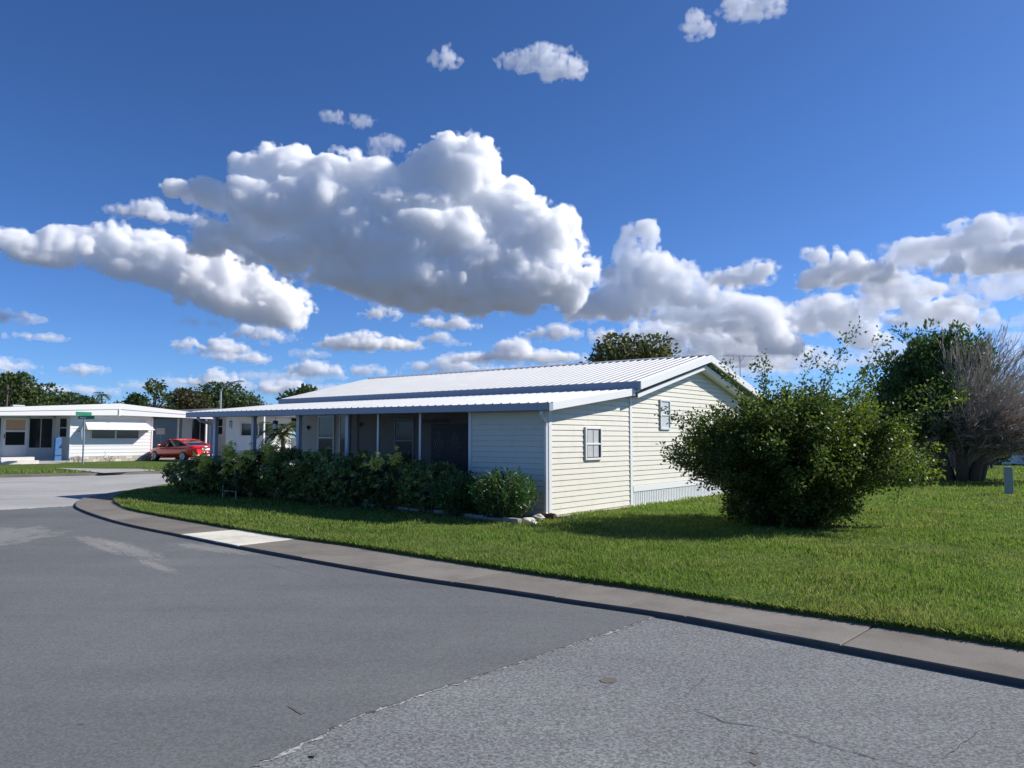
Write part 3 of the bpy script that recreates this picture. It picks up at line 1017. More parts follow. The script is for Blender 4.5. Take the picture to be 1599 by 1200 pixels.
# ------------------------------------------------------------------ homes across the cross street
def park_home(loc, label, variant):
    """low white park home: gable end towards the street, porch set back on its left, carport on its right.
    local x points to the street, local y along the gable wall"""
    h = empty('park_home', loc, HA, label, 'house', 'white park homes across the cross street')
    W_ = 4.75 if variant == 0 else 5.3
    rl, rr, ypk = (-4.4, 8.5, 2.45) if variant == 0 else (-2.2, 8.5, 2.6)
    def under(y):
        return 2.62 + 0.20 * (1 - abs(y - ypk) / 6.2) if variant == 0 else 2.66
    # walls
    wall = MB().box((-14, 0, -0.3), (0, W_, 2.66)).build('wall', M['white'], h)
    z = 0.32
    while z < 2.6:
        MB().add([(0, 0.06, z), (0, W_ - 0.06, z), (0.025, W_ - 0.06, z), (0.025, 0.06, z), (0, 0.06, z + 0.2), (0, W_ - 0.06, z + 0.2), (0.004, W_ - 0.06, z + 0.2), (0.004, 0.06, z + 0.2)],
                 [(0, 1, 2, 3), (4, 7, 6, 5), (3, 2, 6, 7), (0, 3, 7, 4), (1, 5, 6, 2)]).build('siding_board', M['white'], h)
        z += 0.2
    for y in (0, W_):
        MB().box((-0.06, y - 0.04, 0.2), (0.04, y + 0.05, 2.64)).build('corner_trim', M['trim'], h)
    # stone skirt, a row of blocks with joints
    x = 0.02
    y = 0.0
    k = 0
    while y < W_ - 0.1:
        yy = min(W_, y + 0.42)
        for r_ in range(2):
            off = 0.21 * r_
            a, b = max(0, y - off), min(W_, yy - off)
            MB().box((-0.02, a + 0.008, 0.0 + 0.15 * r_), (0.06 + 0.006 * ((k * 7 + r_ * 3) % 3), b - 0.008, 0.142 + 0.15 * r_)).build('skirt_block', M['foot'] if (k + r_) % 3 else M['stone'], h)
        y += 0.42
        k += 1
    # roof: shallow gable with a deep two band fascia
    zl, zp, zr = 2.74, 3.36, 2.83
    def slab(ya, za, yb, zb, th, x0, x1, name, mat):
        return MB().hexa([(x0, ya, za - th[0]), (x1, ya, za - th[0]), (x1, yb, zb - th[1]), (x0, yb, zb - th[1]), (x0, ya, za), (x1, ya, za), (x1, yb, zb), (x0, yb, zb)]).build(name, mat, h)
    slab(rl, zl + 0.18, ypk, zp, (0.1, 0.1), -15, 0.55, 'roof', M['roof'])
    slab(ypk, zp, rr, zr + 0.0, (0.1, 0.1), -15, 0.55, 'roof', M['roof'])
    slab(rl - 0.05, zl + 0.22, ypk, zp + 0.06, (0.20, 0.34), 0.56, 0.62, 'fascia', M['white'])
    slab(ypk, zp + 0.06, rr + 0.05, zr + 0.06, (0.34, 0.12), 0.56, 0.62, 'fascia', M['white'])
    slab(rl - 0.05, zl + 0.01, ypk - 0.05, zp - 0.30, (0.20, 0.34), 0.50, 0.59, 'lower_fascia', M['white'])
    slab(ypk + 0.05, zp - 0.30, rr + 0.02, zr - 0.07, (0.34, 0.14), 0.50, 0.59, 'lower_fascia', M['white'])
    MB().box((0.50, ypk - 0.05, 2.68), (0.635, ypk + 0.05, zp - 0.26)).build('fascia_joint', M['white'], h)
    slab(0.0, zp - 0.62, W_, zp - 0.62, (0.03, 0.03), 0.03, 0.5, 'soffit', M['trim'])
    # darker flat roof panel on the left with a vent
    slab(rl, zl + 0.27, min(-0.2, rl + 4.2), zl + 0.52, (0.06, 0.06), -8, -0.6, 'roof_coating', M['greyshingle'])
    if variant == 0:
        MB().box((-2.6, -2.2, zl + 0.4), (-2.2, -1.6, zl + 0.52)).build('roof_vent', M['lightgrey'], h)
    # window strip under the awning
    y0, y1 = 1.1, 3.95
    f = MB().box((0.026, y0, 1.30), (0.06, y1, 2.25)).build('window', M['trim'], h)
    for a, b in ((y0 + 0.06, (y0 + y1) / 2 - 0.05), ((y0 + y1) / 2 + 0.05, y1 - 0.06)):
        MB().box((0.061, a, 1.36), (0.066, b, 2.2)).build('pane', M['glass'], f)
    if variant == 0:
        aw = MB()
        aw.add([(0.04, 0.75, 2.42), (0.04, 4.2, 2.42), (0.82, 4.55, 1.86), (0.82, 0.6, 1.86), (0.04, 0.6, 1.86), (0.04, 4.55, 1.86),
                (0.04, 0.75, 2.38), (0.04, 4.2, 2.38), (0.80, 4.53, 1.84), (0.80, 0.62, 1.84)],
               [(3, 2, 1, 0), (2, 5, 1), (4, 3, 0), (6, 7, 8, 9), (3, 9, 8, 2)])
        aw.build('awning', M['white'], h)
        for k in range(9):
            yy = 0.9 + k * 0.42
            MB().add([(0.05, yy, 2.425), (0.05, yy + 0.03, 2.425), (0.81, yy + 0.03, 1.885), (0.81, yy, 1.885)], [(3, 2, 1, 0)]).build('awning_rib', M['trim'], h)
        for yy, sc in ((0.45, 1), (4.45, 1)):
            MB().add([(0.03, yy, 1.75), (0.03, yy + 0.07, 1.83), (0.03, yy + 0.05, 1.72), (0.03, yy - 0.07, 1.83), (0.03, yy - 0.05, 1.72)], [(0, 2, 1), (0, 3, 4)]).build('wall_butterfly', M['dark'], h)
    # porch, set back, with door and screened openings
    xs = -2.0
    pe = -4.2 if variant == 0 else -2.1
    pw = MB()
    pw.box((xs - 0.1, pe, 0.15), (xs, 0, 0.82))
    for a, b in (((-4.2, -4.0), (-2.83, -2.72), (-1.48, -1.38), (-0.16, 0.0)) if variant == 0 else ((-2.1, -1.38), (-0.16, 0.0))):
        pw.box((xs - 0.1, a, 0.82), (xs, b, 2.7))
    pw.box((xs - 0.1, pe, 2.5), (xs, 0, 2.72))
    pw.build('porch_wall', M['lightgrey'], h)
    for a, b in (((-4.0, -2.83), (-1.38, -0.16)) if variant == 0 else ((-1.38, -0.16),)):
        w_ = MB().box((xs - 0.06, a, 0.82), (xs - 0.05, b, 2.5)).build('porch_screen', M['glass'], h)
        MB().box((xs - 0.05, (a + b) / 2 - 0.02, 0.82), (xs - 0.02, (a + b) / 2 + 0.02, 2.5)).build('mullion', M['lightgrey'], w_)
    if variant == 0:
        d = MB()
        d.box((xs - 0.04, -2.72, 0.35), (xs + 0.03, -2.60, 2.5)).box((xs - 0.04, -1.60, 0.35), (xs + 0.03, -1.48, 2.5))
        d.box((xs - 0.04, -2.60, 0.35), (xs + 0.03, -1.60, 0.98)).box((xs - 0.04, -2.60, 2.40), (xs + 0.03, -1.60, 2.5)).box((xs - 0.04, -2.60, 1.72), (xs + 0.03, -1.60, 1.82))
        d = d.build('door', M['white'], h)
        MB().box((xs - 0.03, -2.60, 0.98), (xs - 0.02, -1.60, 1.72)).build('pane', M['glass'], d)
        MB().box((xs - 0.03, -2.60, 1.82), (xs - 0.02, -1.60, 2.40)).build('pane', M['amber'], d)
        MB().box((xs + 0.03, -2.68, 1.35), (xs + 0.06, -2.64, 1.6)).build('handle', M['dark'], d)
    # window in the left side wall
    f = MB().box((-1.35, -0.04, 1.4), (-0.35, -0.002, 2.55)).build('side_window', M['trim'], h)
    for za, zb in ((1.45, 1.94), (2.0, 2.5)):
        MB().box((-1.28, -0.045, za), (-0.42, -0.041, zb)).build('pane', M['glass'], f)
    MB().box((xs, pe - 0.1, -0.3), (0.3, -0.05, 0.10)).build('porch_floor', M['slab'], h)
    if variant == 0:
        MB().box((xs + 0.05, -3.3, 0.101), (xs + 0.9, -1.2, 0.26)).build('porch_step', M['foot'], h)
    # carport on the right
    for x_, y_ in ((0.3, 8.2), (-3.2, 8.2), (-6.5, 8.2), (-3.2, 5.0)):
        MB().box((x_ - 0.05, y_ - 0.05, -0.05), (x_ + 0.05, y_ + 0.05, 2.72)).build('post', M['white'], h)
    MB().box((-13, W_ + 0.1, -0.08), (7.5, 8.4, 0.035)).build('drive', M['slab'], h)
    MB().box((-9.2, W_ + 0.06, 0.0), (-9.1, 6.6, 2.5)).build('shed_wall', M['tan'], h)
    dd = MB().box((-9.098, 6.7, 0.0), (-9.05, 7.6, 2.2)).build('shed_door', M['brown'], h)
    if variant == 1:
        # flat porch roof over the gable end
        MB().box((0.5, 0.6, 2.72), (3.4, 5.6, 2.84)).build('awning_roof', M['roof'], h)
        for y_ in (0.8, 5.4):
            MB().box((3.2, y_ - 0.05, -0.05), (3.3, y_ + 0.05, 2.719)).build('awning_post', M['white'], h)
    return h


LZ = 0.27
PL = at(108, 722, 44.5)
park_home((PL.x, PL.y, LZ), 'white park home with awning window and red car in its carport', 0)
P3 = at(352, 719, 54)
park_home((P3.x, P3.y, LZ + 0.2), 'white park home seen through the open carport of the corner house', 1)


def L(x, y, z=0.0):
    return Vector((PL.x, PL.y, LZ)) + dX * x + dY * y + Vector((0, 0, z))


# front walk of the left home
wk = [L(-0.2, -3.0), L(-0.2, -1.2), L(11.5, -0.7), L(12.2, -3.6)]
tag(MB().add([(p.x, p.y, zz) for p, zz in zip(wk, (0.30, 0.30, 0.13, 0.13))], [(0, 3, 2, 1)]).build('front_walk', M['road_pale']), kind='structure')
st = empty('garden_steps', L(0.9, -3.9), HA, 'low white block steps before the screened porch of the left home', 'steps')
MB().box((-0.3, 0, -0.1), (0.5, 1.8, 0.18)).build('lower_step', M['stone'], st, 0.01)
MB().box((-0.3, 0.1, 0.181), (0.15, 1.7, 0.36)).build('upper_step', M['stone'], st, 0.01)
b = empty('folded_canvas', L(-0.25, -0.55), HA, 'tall narrow blue folded canvas standing beside the porch of the left home', 'canvas')
MB().hexa([(-0.12, -0.18, -0.02), (0.12, -0.2, -0.02), (0.12, 0.2, -0.02), (-0.12, 0.18, -0.02), (-0.1, -0.16, 1.38), (0.1, -0.17, 1.36), (0.1, 0.17, 1.42), (-0.1, 0.15, 1.4)]).build('cloth', M['blue'], b, 0.04)
MB().tube([(0.13, -0.19, 0.4), (0.14, 0.2, 0.42)], 0.02, 5).build('strap', M['dark'], b)
MB().tube([(0.0, 0.0, 1.38), (0.0, 0.02, 1.46)], 0.06, 6).build('cap', M['blue'], b)

# ------------------------------------------------------------------ red car
car = empty('parked_car', L(2.3, 5.45), HA + R(184), 'shiny red coupe parked nose first in the carport of the left home', 'car')
# local +x = nose. stations: x, half width at sill, half width at belt, z bottom, z sill, z belt
st_ = [(-2.28, 0.50, 0.62, 0.42, 0.52, 0.86), (-2.18, 0.72, 0.80, 0.30, 0.50, 0.98), (-1.9, 0.82, 0.86, 0.24, 0.50, 1.00), (-1.35, 0.88, 0.89, 0.22, 0.52, 0.97), (-0.6, 0.88, 0.88, 0.20, 0.50, 0.94),
       (0.4, 0.88, 0.88, 0.20, 0.50, 0.92), (1.2, 0.88, 0.87, 0.22, 0.50, 0.89), (1.75, 0.85, 0.82, 0.24, 0.48, 0.82), (2.12, 0.76, 0.70, 0.28, 0.46, 0.72), (2.26, 0.55, 0.50, 0.36, 0.46, 0.62)]
vs, fs = [], []
for (x, ws, wb, zb, zs, zt) in st_:
    half = [(ws * 0.86, zb), (ws, zs - 0.1), (ws * 1.01, zs), (wb, (zs + zt) / 2 + 0.04), (wb * 0.97, zt - 0.04), (wb * 0.86, zt), (wb * 0.4, zt + 0.025)]
    ring = half + [(-y, z) for y, z in reversed(half)]
    vs += [(x, y, z) for y, z in ring]
n = 14
for i in range(len(st_) - 1):
    for k in range(n):
        a, b = i * n + k, i * n + (k + 1) % n
        fs.append((a, b, b + n, a + n))
fs.append(tuple(range(n)))
fs.append(tuple(range(len(st_) * n - 1, (len(st_) - 1) * n - 1, -1)))
mb = MB().add(vs, fs)
mb.smooth = True
body = mb.build('body', M['car'], car)
m_ = body.modifiers.new('sub', 'SUBSURF')
m_.levels = m_.render_levels = 1
# greenhouse: glass band and red roof
cab = [(-1.62, 0.70, 0.985, 0.60, 0.99), (-1.1, 0.79, 0.97, 0.60, 1.19), (-0.5, 0.81, 0.94, 0.59, 1.37), (0.2, 0.81, 0.93, 0.58, 1.39), (0.75, 0.80, 0.92, 0.60, 1.16), (1.2, 0.76, 0.90, 0.68, 0.95)]
vs, fs = [], []
for (x, wb, zb, wt, zt) in cab:
    vs += [(x, wb, zb - 0.05), (x, wt, zt), (x, -wt, zt), (x, -wb, zb - 0.05)]
for i in range(len(cab) - 1):
    for k in range(4):
        a, b = i * 4 + k, i * 4 + (k + 1) % 4
        fs.append((a, b, b + 4, a + 4))
fs += [(0, 1, 2, 3), (23, 22, 21, 20)]
MB().add(vs, fs).build('greenhouse', M['glass'], car)
rf = [(-0.85, 0.60, 1.285), (-0.45, 0.605, 1.400), (0.2, 0.595, 1.402), (0.32, 0.59, 1.36)]
vs = []
for (x, w_, z) in rf:
    vs += [(x, w_ + 0.03, z - 0.05), (x, w_ - 0.06, z + 0.012), (x, 0.0, z + 0.03), (x, -w_ + 0.06, z + 0.012), (x, -w_ - 0.03, z - 0.05)]
fs = [(i * 5 + k, i * 5 + k + 1, i * 5 + k + 6, i * 5 + k + 5) for i in range(3) for k in range(4)]
mb = MB().add(vs, fs)
mb.smooth = True
mb.build('roof', M['car'], car)
for s in (-1, 1):
    MB().tube([(-1.72, s * 0.72, 0.96), (-1.1, s * 0.66, 1.17), (-0.6, s * 0.63, 1.34)], [0.06, 0.05, 0.035], 6).build('rear_pillar', M['car'], car)
    MB().tube([(0.25, s * 0.62, 1.375), (1.15, s * 0.745, 0.93)], 0.035, 6).build('front_pillar', M['car'], car)
    MB().box((0.78, s * 0.95 - 0.09, 0.93), (0.9, s * 0.95 + 0.09, 1.06)).build('mirror', M['car'], car, 0.03)
    MB().box((-0.35, s * 0.885 - 0.012, 0.76), (-0.12, s * 0.885 + 0.012, 0.80)).build('door_handle', M['car'], car)
    for x in (-1.38, 1.38):
        wv = MB()
        wv.smooth = False
        ring = []
        w_ = MB().tube([(x, s * 0.66, 0.32), (x, s * 0.70, 0.32), (x, s * 0.86, 0.32), (x, s * 0.90, 0.32)], [0.29, 0.325, 0.325, 0.29], 24).build('wheel', M['rubber'], car)
        MB().tube([(x, s * 0.895, 0.32), (x, s * 0.912, 0.32)], [0.235, 0.215], 20).build('rim', M['galv'], w_)
        sp = MB()
        for k in range(5):
            a = k * 1.2566
            sp.tube([(x + 0.04 * math.cos(a), s * 0.915, 0.32 + 0.04 * math.sin(a)), (x + 0.2 * math.cos(a), s * 0.92, 0.32 + 0.2 * math.sin(a))], [0.03, 0.035], 5)
        sp.build('spoke', M['lightgrey'], w_)
    tl = MB().hexa([(-2.26, s * 0.66 - 0.12, 0.76), (-2.16, s * 0.66 - 0.12, 0.76), (-2.10, s * 0.66 + 0.13, 0.77), (-2.20, s * 0.66 + 0.13, 0.77),
                    (-2.25, s * 0.66 - 0.12, 0.88), (-2.16, s * 0.66 - 0.12, 0.88), (-2.08, s * 0.66 + 0.13, 0.89), (-2.18, s * 0.66 + 0.13, 0.89)])
    M.setdefault('tail', paint('tail_lamp_red', (0.35, 0.0, 0.0), 0.15, 0.1))
    tl.build('tail_lamp', M['tail'], car, 0.02)
MB().box((-2.31, -0.26, 0.70), (-2.27, 0.26, 0.83)).build('licence_plate', M['white'], car)
MB().box((-2.31, -0.1, 0.88), (-2.24, 0.1, 0.95)).build('emblem', M['galv'], car, 0.02)
MB().box((-2.33, -0.72, 0.34), (-2.05, 0.72, 0.42)).build('bumper_lip', M['galv'], car, 0.02)

car.scale = (1.05, 1.0, 0.94)

# ------------------------------------------------------------------ street sign with the stop plate seen edge on
sp_ = g(129, 728, 0.17)
sg = empty('street_sign', (sp_.x, sp_.y, 0.15), 0, 'street sign post with two green crossing blades near the left home', 'sign')
MB().box((-0.03, -0.03, -0.1), (0.03, 0.03, 2.62)).build('pole', M['galv'], sg)
bl = MB().box((-0.38, -0.012, 2.50), (0.62, 0.012, 2.68), Matrix.Rotation(R(-12), 4, 'Z')).build('name_blade', M['green_sign'], sg)
MB().box((-0.28, -0.0135, 2.555), (0.10, -0.0125, 2.615), Matrix.Rotation(R(-12), 4, 'Z')).build('blade_lettering', M['white'], bl)
bl = MB().box((-0.55, -0.012, 2.70), (0.45, 0.012, 2.88), Matrix.Rotation(R(72), 4, 'Z')).build('name_blade', M['green_sign'], sg)
oc = Matrix.Rotation(R(104), 4, 'Z')
vs = []
for yy in (-0.01, 0.01):
    vs += [oc @ Vector((0.38 * math.cos(R(22.5 + 45 * k)), 0.05 + yy, 1.72 + 0.38 * math.sin(R(22.5 + 45 * k)))) for k in range(8)]
M['platerear'] = paint('sign_back', (0.20, 0.26, 0.36), 0.5, 0.1, 5, None, 0.3)
MB().add(vs, [tuple(range(7, -1, -1)), tuple(range(8, 16))] + [(k, (k + 1) % 8, 8 + (k + 1) % 8, 8 + k) for k in range(8)]).build('stop_plate', M['platerear'], sg)

# white box sign behind the car
wb_ = L(-4.6, 7.7)
ws = empty('white_notice', wb_, HA, 'small white notice board on a thin stake behind the red car', 'sign')
MB().box((-0.02, -0.02, -0.1), (0.02, 0.02, 1.7)).build('stake', M['galv'], ws)
MB().box((0.021, -0.3, 1.62), (0.05, 0.3, 2.05)).build('board', M['white'], ws)

# poles
def pole(px, ytop, Y, r, label, arm=0):
    p = at(px, 684, Y)
    top = at(px, ytop, Y).z
    o = empty('light_pole' if arm else 'utility_pole', (p.x, p.y, 0), 0, label, 'pole')
    MB().tube([(0, 0, -0.2), (0, 0, top)], [r, r * 0.75], 8).build('shaft', M['galv'] if arm else M['bark'], o)
    if arm:
        a = MB().tube([(0, 0, top - 0.1), (0.15, 0, top + 0.35), (0.7, 0, top + 0.8), (1.6 * arm, 0, top + 0.95)], 0.06, 6).build('arm', M['galv'], o)
        MB().hexa([(1.5, -0.14, top + 0.84), (2.2, -0.1, top + 0.9), (2.2, 0.1, top + 0.9), (1.5, 0.14, top + 0.84), (1.5, -0.1, top + 1.02), (2.1, -0.06, top + 1.0), (2.1, 0.06, top + 1.0), (1.5, 0.1, top + 1.02)]).build('lamp_head', M['lightgrey'], o)
    else:
        MB().box((-0.6, -0.05, top - 0.5), (0.6, 0.05, top - 0.4)).build('cross_arm', M['bark'], o)
    return o


pole(343, 612, 70, 0.11, 'tall street light with curved arm above the far dark trees', 1)
pole(8, 601, 62, 0.10, 'grey street light at the left edge before the trees', 0)
pole(107, 618, 66, 0.08, 'short pale pole behind the roof of the left home', 0)
pole(199, 620, 80, 0.10, 'dark utility pole rising behind the left home roof ridge', 0)

# television aerial behind the gable
p = at(1157, 640, 34)
an = empty('tv_aerial', (p.x, p.y, 0), R(10), 'thin television aerial on a mast behind the gable peak', 'aerial')
zt = at(1157, 556, 34).z
MB().tube([(0, 0, 0), (0, 0, zt)], 0.018, 6).build('mast', M['galv'], an)
MB().tube([(-0.75, 0, zt), (1.0, 0, zt - 0.02)], 0.014, 5).build('boom', M['galv'], an)
for k in range(7):
    x = -0.7 + k * 0.27
    MB().tube([(x, -0.55 + 0.04 * k, zt), (x, 0.55 - 0.04 * k, zt)], 0.008, 4).build('element', M['galv'], an)
MB().tube([(0, 0, zt - 0.3), (0.18, 0.05, zt - 0.1), (0.2, 0.05, zt + 0.05)], 0.012, 4).build('bracket', M['galv'], an)

# utility pedestal on the right lawn
up = g(1576, 775, LOT)
ped = empty('utility_pedestal', (up.x, up.y, LOT), R(-25), 'grey green utility pedestal standing in the lawn at the right edge', 'pedestal')
MB().box((-0.10, -0.08, -0.05), (0.10, 0.08, 0.74)).build('housing', M['util'], ped, 0.01)
MB().hexa([(-0.115, -0.095, 0.741), (0.115, -0.095, 0.741), (0.115, 0.095, 0.741), (-0.115, 0.095, 0.741), (-0.09, -0.07, 0.80), (0.09, -0.07, 0.80), (0.09, 0.07, 0.80), (-0.09, 0.07, 0.80)]).build('cap', M['util'], ped, 0.008)
MB().box((-0.07, -0.086, 0.1), (0.07, -0.081, 0.66)).build('door', M['util'], ped)

# white home behind the right tree: only its porch corner and a window show
p = at(1566, 722, 46)
rh = empty('neighbour_house', (p.x, p.y, LOT), R(-22), 'white neighbour house with blue grey windows behind the right tree', 'house')
MB().box((0.9, 0.6, 0.0), (12, 8, 2.7)).build('wall', M['white'], rh)
for k in range(12):
    MB().add([(0.9, 0.6, 0.2 + 0.2 * k), (12, 0.6, 0.2 + 0.2 * k), (12, 0.57, 0.2 + 0.2 * k), (0.9, 0.57, 0.2 + 0.2 * k), (0.9, 0.6, 0.4 + 0.2 * k), (12, 0.6, 0.4 + 0.2 * k), (12, 0.595, 0.4 + 0.2 * k), (0.9, 0.595, 0.4 + 0.2 * k)],
             [(3, 2, 1, 0), (4, 5, 6, 7), (2, 3, 7, 6)]).build('siding_board', M['white'], rh)
for x in (1.5, 4.0, 6.5):
    f = MB().box((x, 0.53, 0.95), (x + 1.9, 0.569, 2.35)).build('window', M['trim'], rh)
    for q in range(2):
        for r_ in range(2):
            MB().box((x + 0.07 + 0.91 * q, 0.522, 1.02 + 0.66 * r_), (x + 0.92 + 0.91 * q, 0.529, 1.62 + 0.66 * r_)).build('pane', M['glass'], f)
MB().hexa([(0.3, 0.0, 2.7), (12.5, 0.0, 2.7), (12.5, 4.3, 3.5), (0.3, 4.3, 3.5), (0.3, 0.0, 2.82), (12.5, 0.0, 2.82), (12.5, 4.3, 3.62), (0.3, 4.3, 3.62)]).build('roof', M['greyshingle'], rh)
for k in range(9):
    MB().box((-0.02 + 0.02 * (k % 2), -0.02, 0.02 + 0.2 * k), (0.42 - 0.02 * (k % 2), 0.3, 0.2 + 0.2 * k)).build('stone_course', M['white'], rh, 0.02)
MB().box((0.05, 0.05, 1.83), (0.35, 0.27, 2.7)).build('post', M['dark'], rh)

# white low shed glimpsed through the shrub
p = at(1340, 741, 36)
sd = empty('garden_shed', (p.x, p.y, LOT), R(-38), 'low white shed glimpsed through the leaves right of the big shrub', 'shed')
MB().box((-2.6, 0, -0.05), (0, 3.4, 1.45)).build('wall', M['white'], sd)
for k in range(9):
    MB().box((0.001, 0.02 + 0.375 * k, -0.03), (0.02, 0.36 + 0.375 * k, 1.44)).build('wall_panel', M['white'], sd)
MB().hexa([(-2.7, -0.1, 1.451), (0.1, -0.1, 1.451), (0.1, 3.5, 1.451), (-2.7, 3.5, 1.451), (-2.6, 0.0, 1.6), (0.0, 0.0, 1.6), (0.0, 3.4, 1.6), (-2.6, 3.4, 1.6)]).build('roof', M['lightgrey'], sd)

# ------------------------------------------------------------------ grass
def inside(poly, P):
    x, y = P[:, 0], P[:, 1]
    r = np.zeros(len(P), bool)
    n = len(poly)
    for i in range(n):
        x0, y0 = poly[i]
        x1, y1 = poly[(i + 1) % n]
        c = ((y0 > y) != (y1 > y))
        with np.errstate(divide='ignore', invalid='ignore'):
            r ^= c & (x < (x1 - x0) * (y - y0) / (y1 - y0) + x0)
    return r


def poly_xy(pts):
    return [(p.x, p.y) for p in pts]


house_fp = poly_xy([H(0.06, -0.1), H(0.06, YE + 0.05), H(-13, YE + 0.05), H(-13, -0.2), H(-2, -0.2)])
lp = [(round(a, 3), round(b, 3)) for a, b in lawn_poly]
gr = np.random.default_rng(5)


def blades(P, h, w, z, lean=0.45):
    n = len(P)
    a = gr.uniform(0, 6.2832, n)
    t = gr.uniform(0, 6.2832, n)
    k = np.abs(gr.normal(0, lean, n))
    h = h * gr.uniform(0.55, 1.25, n)
    dx, dy = np.cos(a) * w, np.sin(a) * w
    tipx, tipy = np.cos(t) * k * h, np.sin(t) * k * h
    X, Y = P[:, 0], P[:, 1]
    Z = np.broadcast_to(z, n)
    V = np.stack([np.stack([X - dx, Y - dy, Z - 0.01], 1), np.stack([X + dx, Y + dy, Z - 0.01], 1),
                  np.stack([X + dx * 0.7 + tipx * 0.45, Y + dy * 0.7 + tipy * 0.45, Z + h * 0.6], 1),
                  np.stack([X + tipx, Y + tipy, Z + h], 1)], 1).reshape(-1, 3)
    return V, np.arange(4 * n).reshape(n, 4)


def scatter(x0, x1, y0, y1, dens):
    n = int((x1 - x0) * (y1 - y0) * dens)
    P = np.stack([gr.uniform(x0, x1, n), gr.uniform(y0, y1, n)], 1)
    P = P[np.abs(P[:, 0]) < P[:, 1] * 0.70 + 1.2]
    return P


Vs, Fs, nv = [], [], 0
lp_a = np.array(lawn_edge)
for (x0, x1, y0, y1, dens, h, w) in ((-1.5, 7.5, 4.6, 7.5, 3400, 0.050, 0.0042), (-4, 9, 7.5, 10, 2300, 0.052, 0.005), (-7, 11, 10, 13.5, 1250, 0.055, 0.0065),
                                     (-11, 14.5, 13.5, 18, 600, 0.06, 0.010), (-13, 20, 18, 25, 300, 0.065, 0.014), (4, 32, 25, 42, 85, 0.08, 0.023)):
    P = scatter(x0, x1, y0, y1, dens)
    P = P[inside(lp, P)]
    P = P[~inside(house_fp, P)]
    P = P[~inside(bp, P)]
    # patchy height
    ph = 0.85 + 0.25 * np.sin(P[:, 0] * 1.9 + 1.3 * np.sin(P[:, 1] * 1.1)) + 0.2 * np.sin(P[:, 1] * 2.7 + P[:, 0])
    V, F = blades(P, h * ph, w, TURF)
    Vs.append(V)
    Fs.append(F + nv)
    nv += len(V)
# blades leaning out over the cut edge of the turf
E = np.array([(p.x, p.y) for p in inn_f])
E = E[(E[:, 1] < 24)]
ne = 18000
ii = gr.integers(0, len(E) - 1, ne)
keep = gr.uniform(0, 1, ne) < np.clip(9 / E[ii][:, 1], 0.12, 1)
ii = ii[keep]
P = E[ii] + (E[ii + 1] - E[ii]) * gr.uniform(0, 1, (len(ii), 1)) + gr.normal(0, 0.014, (len(ii), 2))
V, F = blades(P, 0.045, 0.005, TURF - 0.01, 0.8)
Vs.append(V)
Fs.append(F + nv)
nv += len(V)
grass = np_mesh('grass', np.concatenate(Vs), np.concatenate(Fs), M['blade'])
tag(grass, 'short green lawn grass of the corner lot', 'grass', kind='stuff')
# grass across the street, coarse
Vs, Fs, nv = [], [], 0
kpoly = kp + [(x - 8.0, y + 19.0) for x, y in reversed(kp)]
P = np.stack([gr.uniform(-36, -4, 26000), gr.uniform(28, 62, 26000)], 1)
P = P[inside(kpoly, P)]
wkp = poly_xy([L(-0.2, -3.2), L(-0.2, -1.0), L(11.5, -0.5), L(12.2, -3.8)])
P = P[~inside(wkp, P)]
V, F = blades(P, 0.09, 0.03, 0.15)
far_grass = np_mesh('grass', V, F, M['blade'])
tag(far_grass, 'short grass before the white park homes', 'grass', kind='stuff')

# ------------------------------------------------------------------ shrubs of the hedge
LEAF_DARK = [(0, (0.025, 0.050, 0.018)), (0.5, (0.045, 0.085, 0.028)), (0.85, (0.075, 0.125, 0.04)), (1, (0.14, 0.18, 0.07))]
LEAF_DARK = [(a, (c[0] * 2.7, c[1] * 2.1, c[2] * 1.6)) for a, c in LEAF_DARK]
LEAF_VAR = [(0, (0.03, 0.055, 0.018)), (0.45, (0.06, 0.105, 0.03)), (0.8, (0.10, 0.14, 0.03)), (1, (0.38, 0.36, 0.08))]
LEAF_BRIGHT = [(0, (0.035, 0.085, 0.022)), (0.5, (0.06, 0.14, 0.032)), (1, (0.11, 0.20, 0.05))]
M['leaf_dark'] = leaf_mat('dark_leaf', LEAF_DARK, 0.25, 0.4, None, 0.4)
M['leaf_var'] = leaf_mat('variegated_leaf', LEAF_VAR, 0.25, 0.4, None, 0.4)
M['leaf_yellow'] = leaf_mat('yellow_leaf', [(0, (0.30, 0.34, 0.06)), (0.6, (0.66, 0.62, 0.12)), (1, (0.85, 0.80, 0.28))], 0.35, 0.4)
M['leaf_bright'] = leaf_mat('bright_leaf', LEAF_BRIGHT, 0.28, 0.35, None, 0.5)


def umbrella_leaves(C, L_, rng, k=7):
    """whorls of leaflets, like an umbrella plant"""
    n = len(C)
    up = rng.normal(size=(n, 3)) * 0.55 + np.array((-0.1, -0.35, 0.75))
    up /= np.linalg.norm(up, axis=1, keepdims=True)
    a = np.cross(up, rng.normal(size=(n, 3)))
    a /= np.linalg.norm(a, axis=1, keepdims=True)
    b = np.cross(up, a)
    Vv = []
    for j in range(k):
        th = 6.2832 * j / k + rng.uniform(-0.2, 0.2, n)
        d = a * np.cos(th)[:, None] + b * np.sin(th)[:, None] - up * rng.uniform(0.05, 0.55, n)[:, None]
        d /= np.linalg.norm(d, axis=1, keepdims=True)
        s = np.cross(d, up)
        s /= np.linalg.norm(s, axis=1, keepdims=True)
        ll = (L_ * rng.uniform(0.75, 1.2, n))[:, None]
        Vv.append(np.stack([C, C + d * ll * 0.55 + s * ll * 0.20, C + d * ll - up * ll * 0.1, C + d * ll * 0.55 - s * ll * 0.20], 1))
    V = np.concatenate(Vv).reshape(-1, 3)
    return V, np.arange(len(V)).reshape(-1, 4)


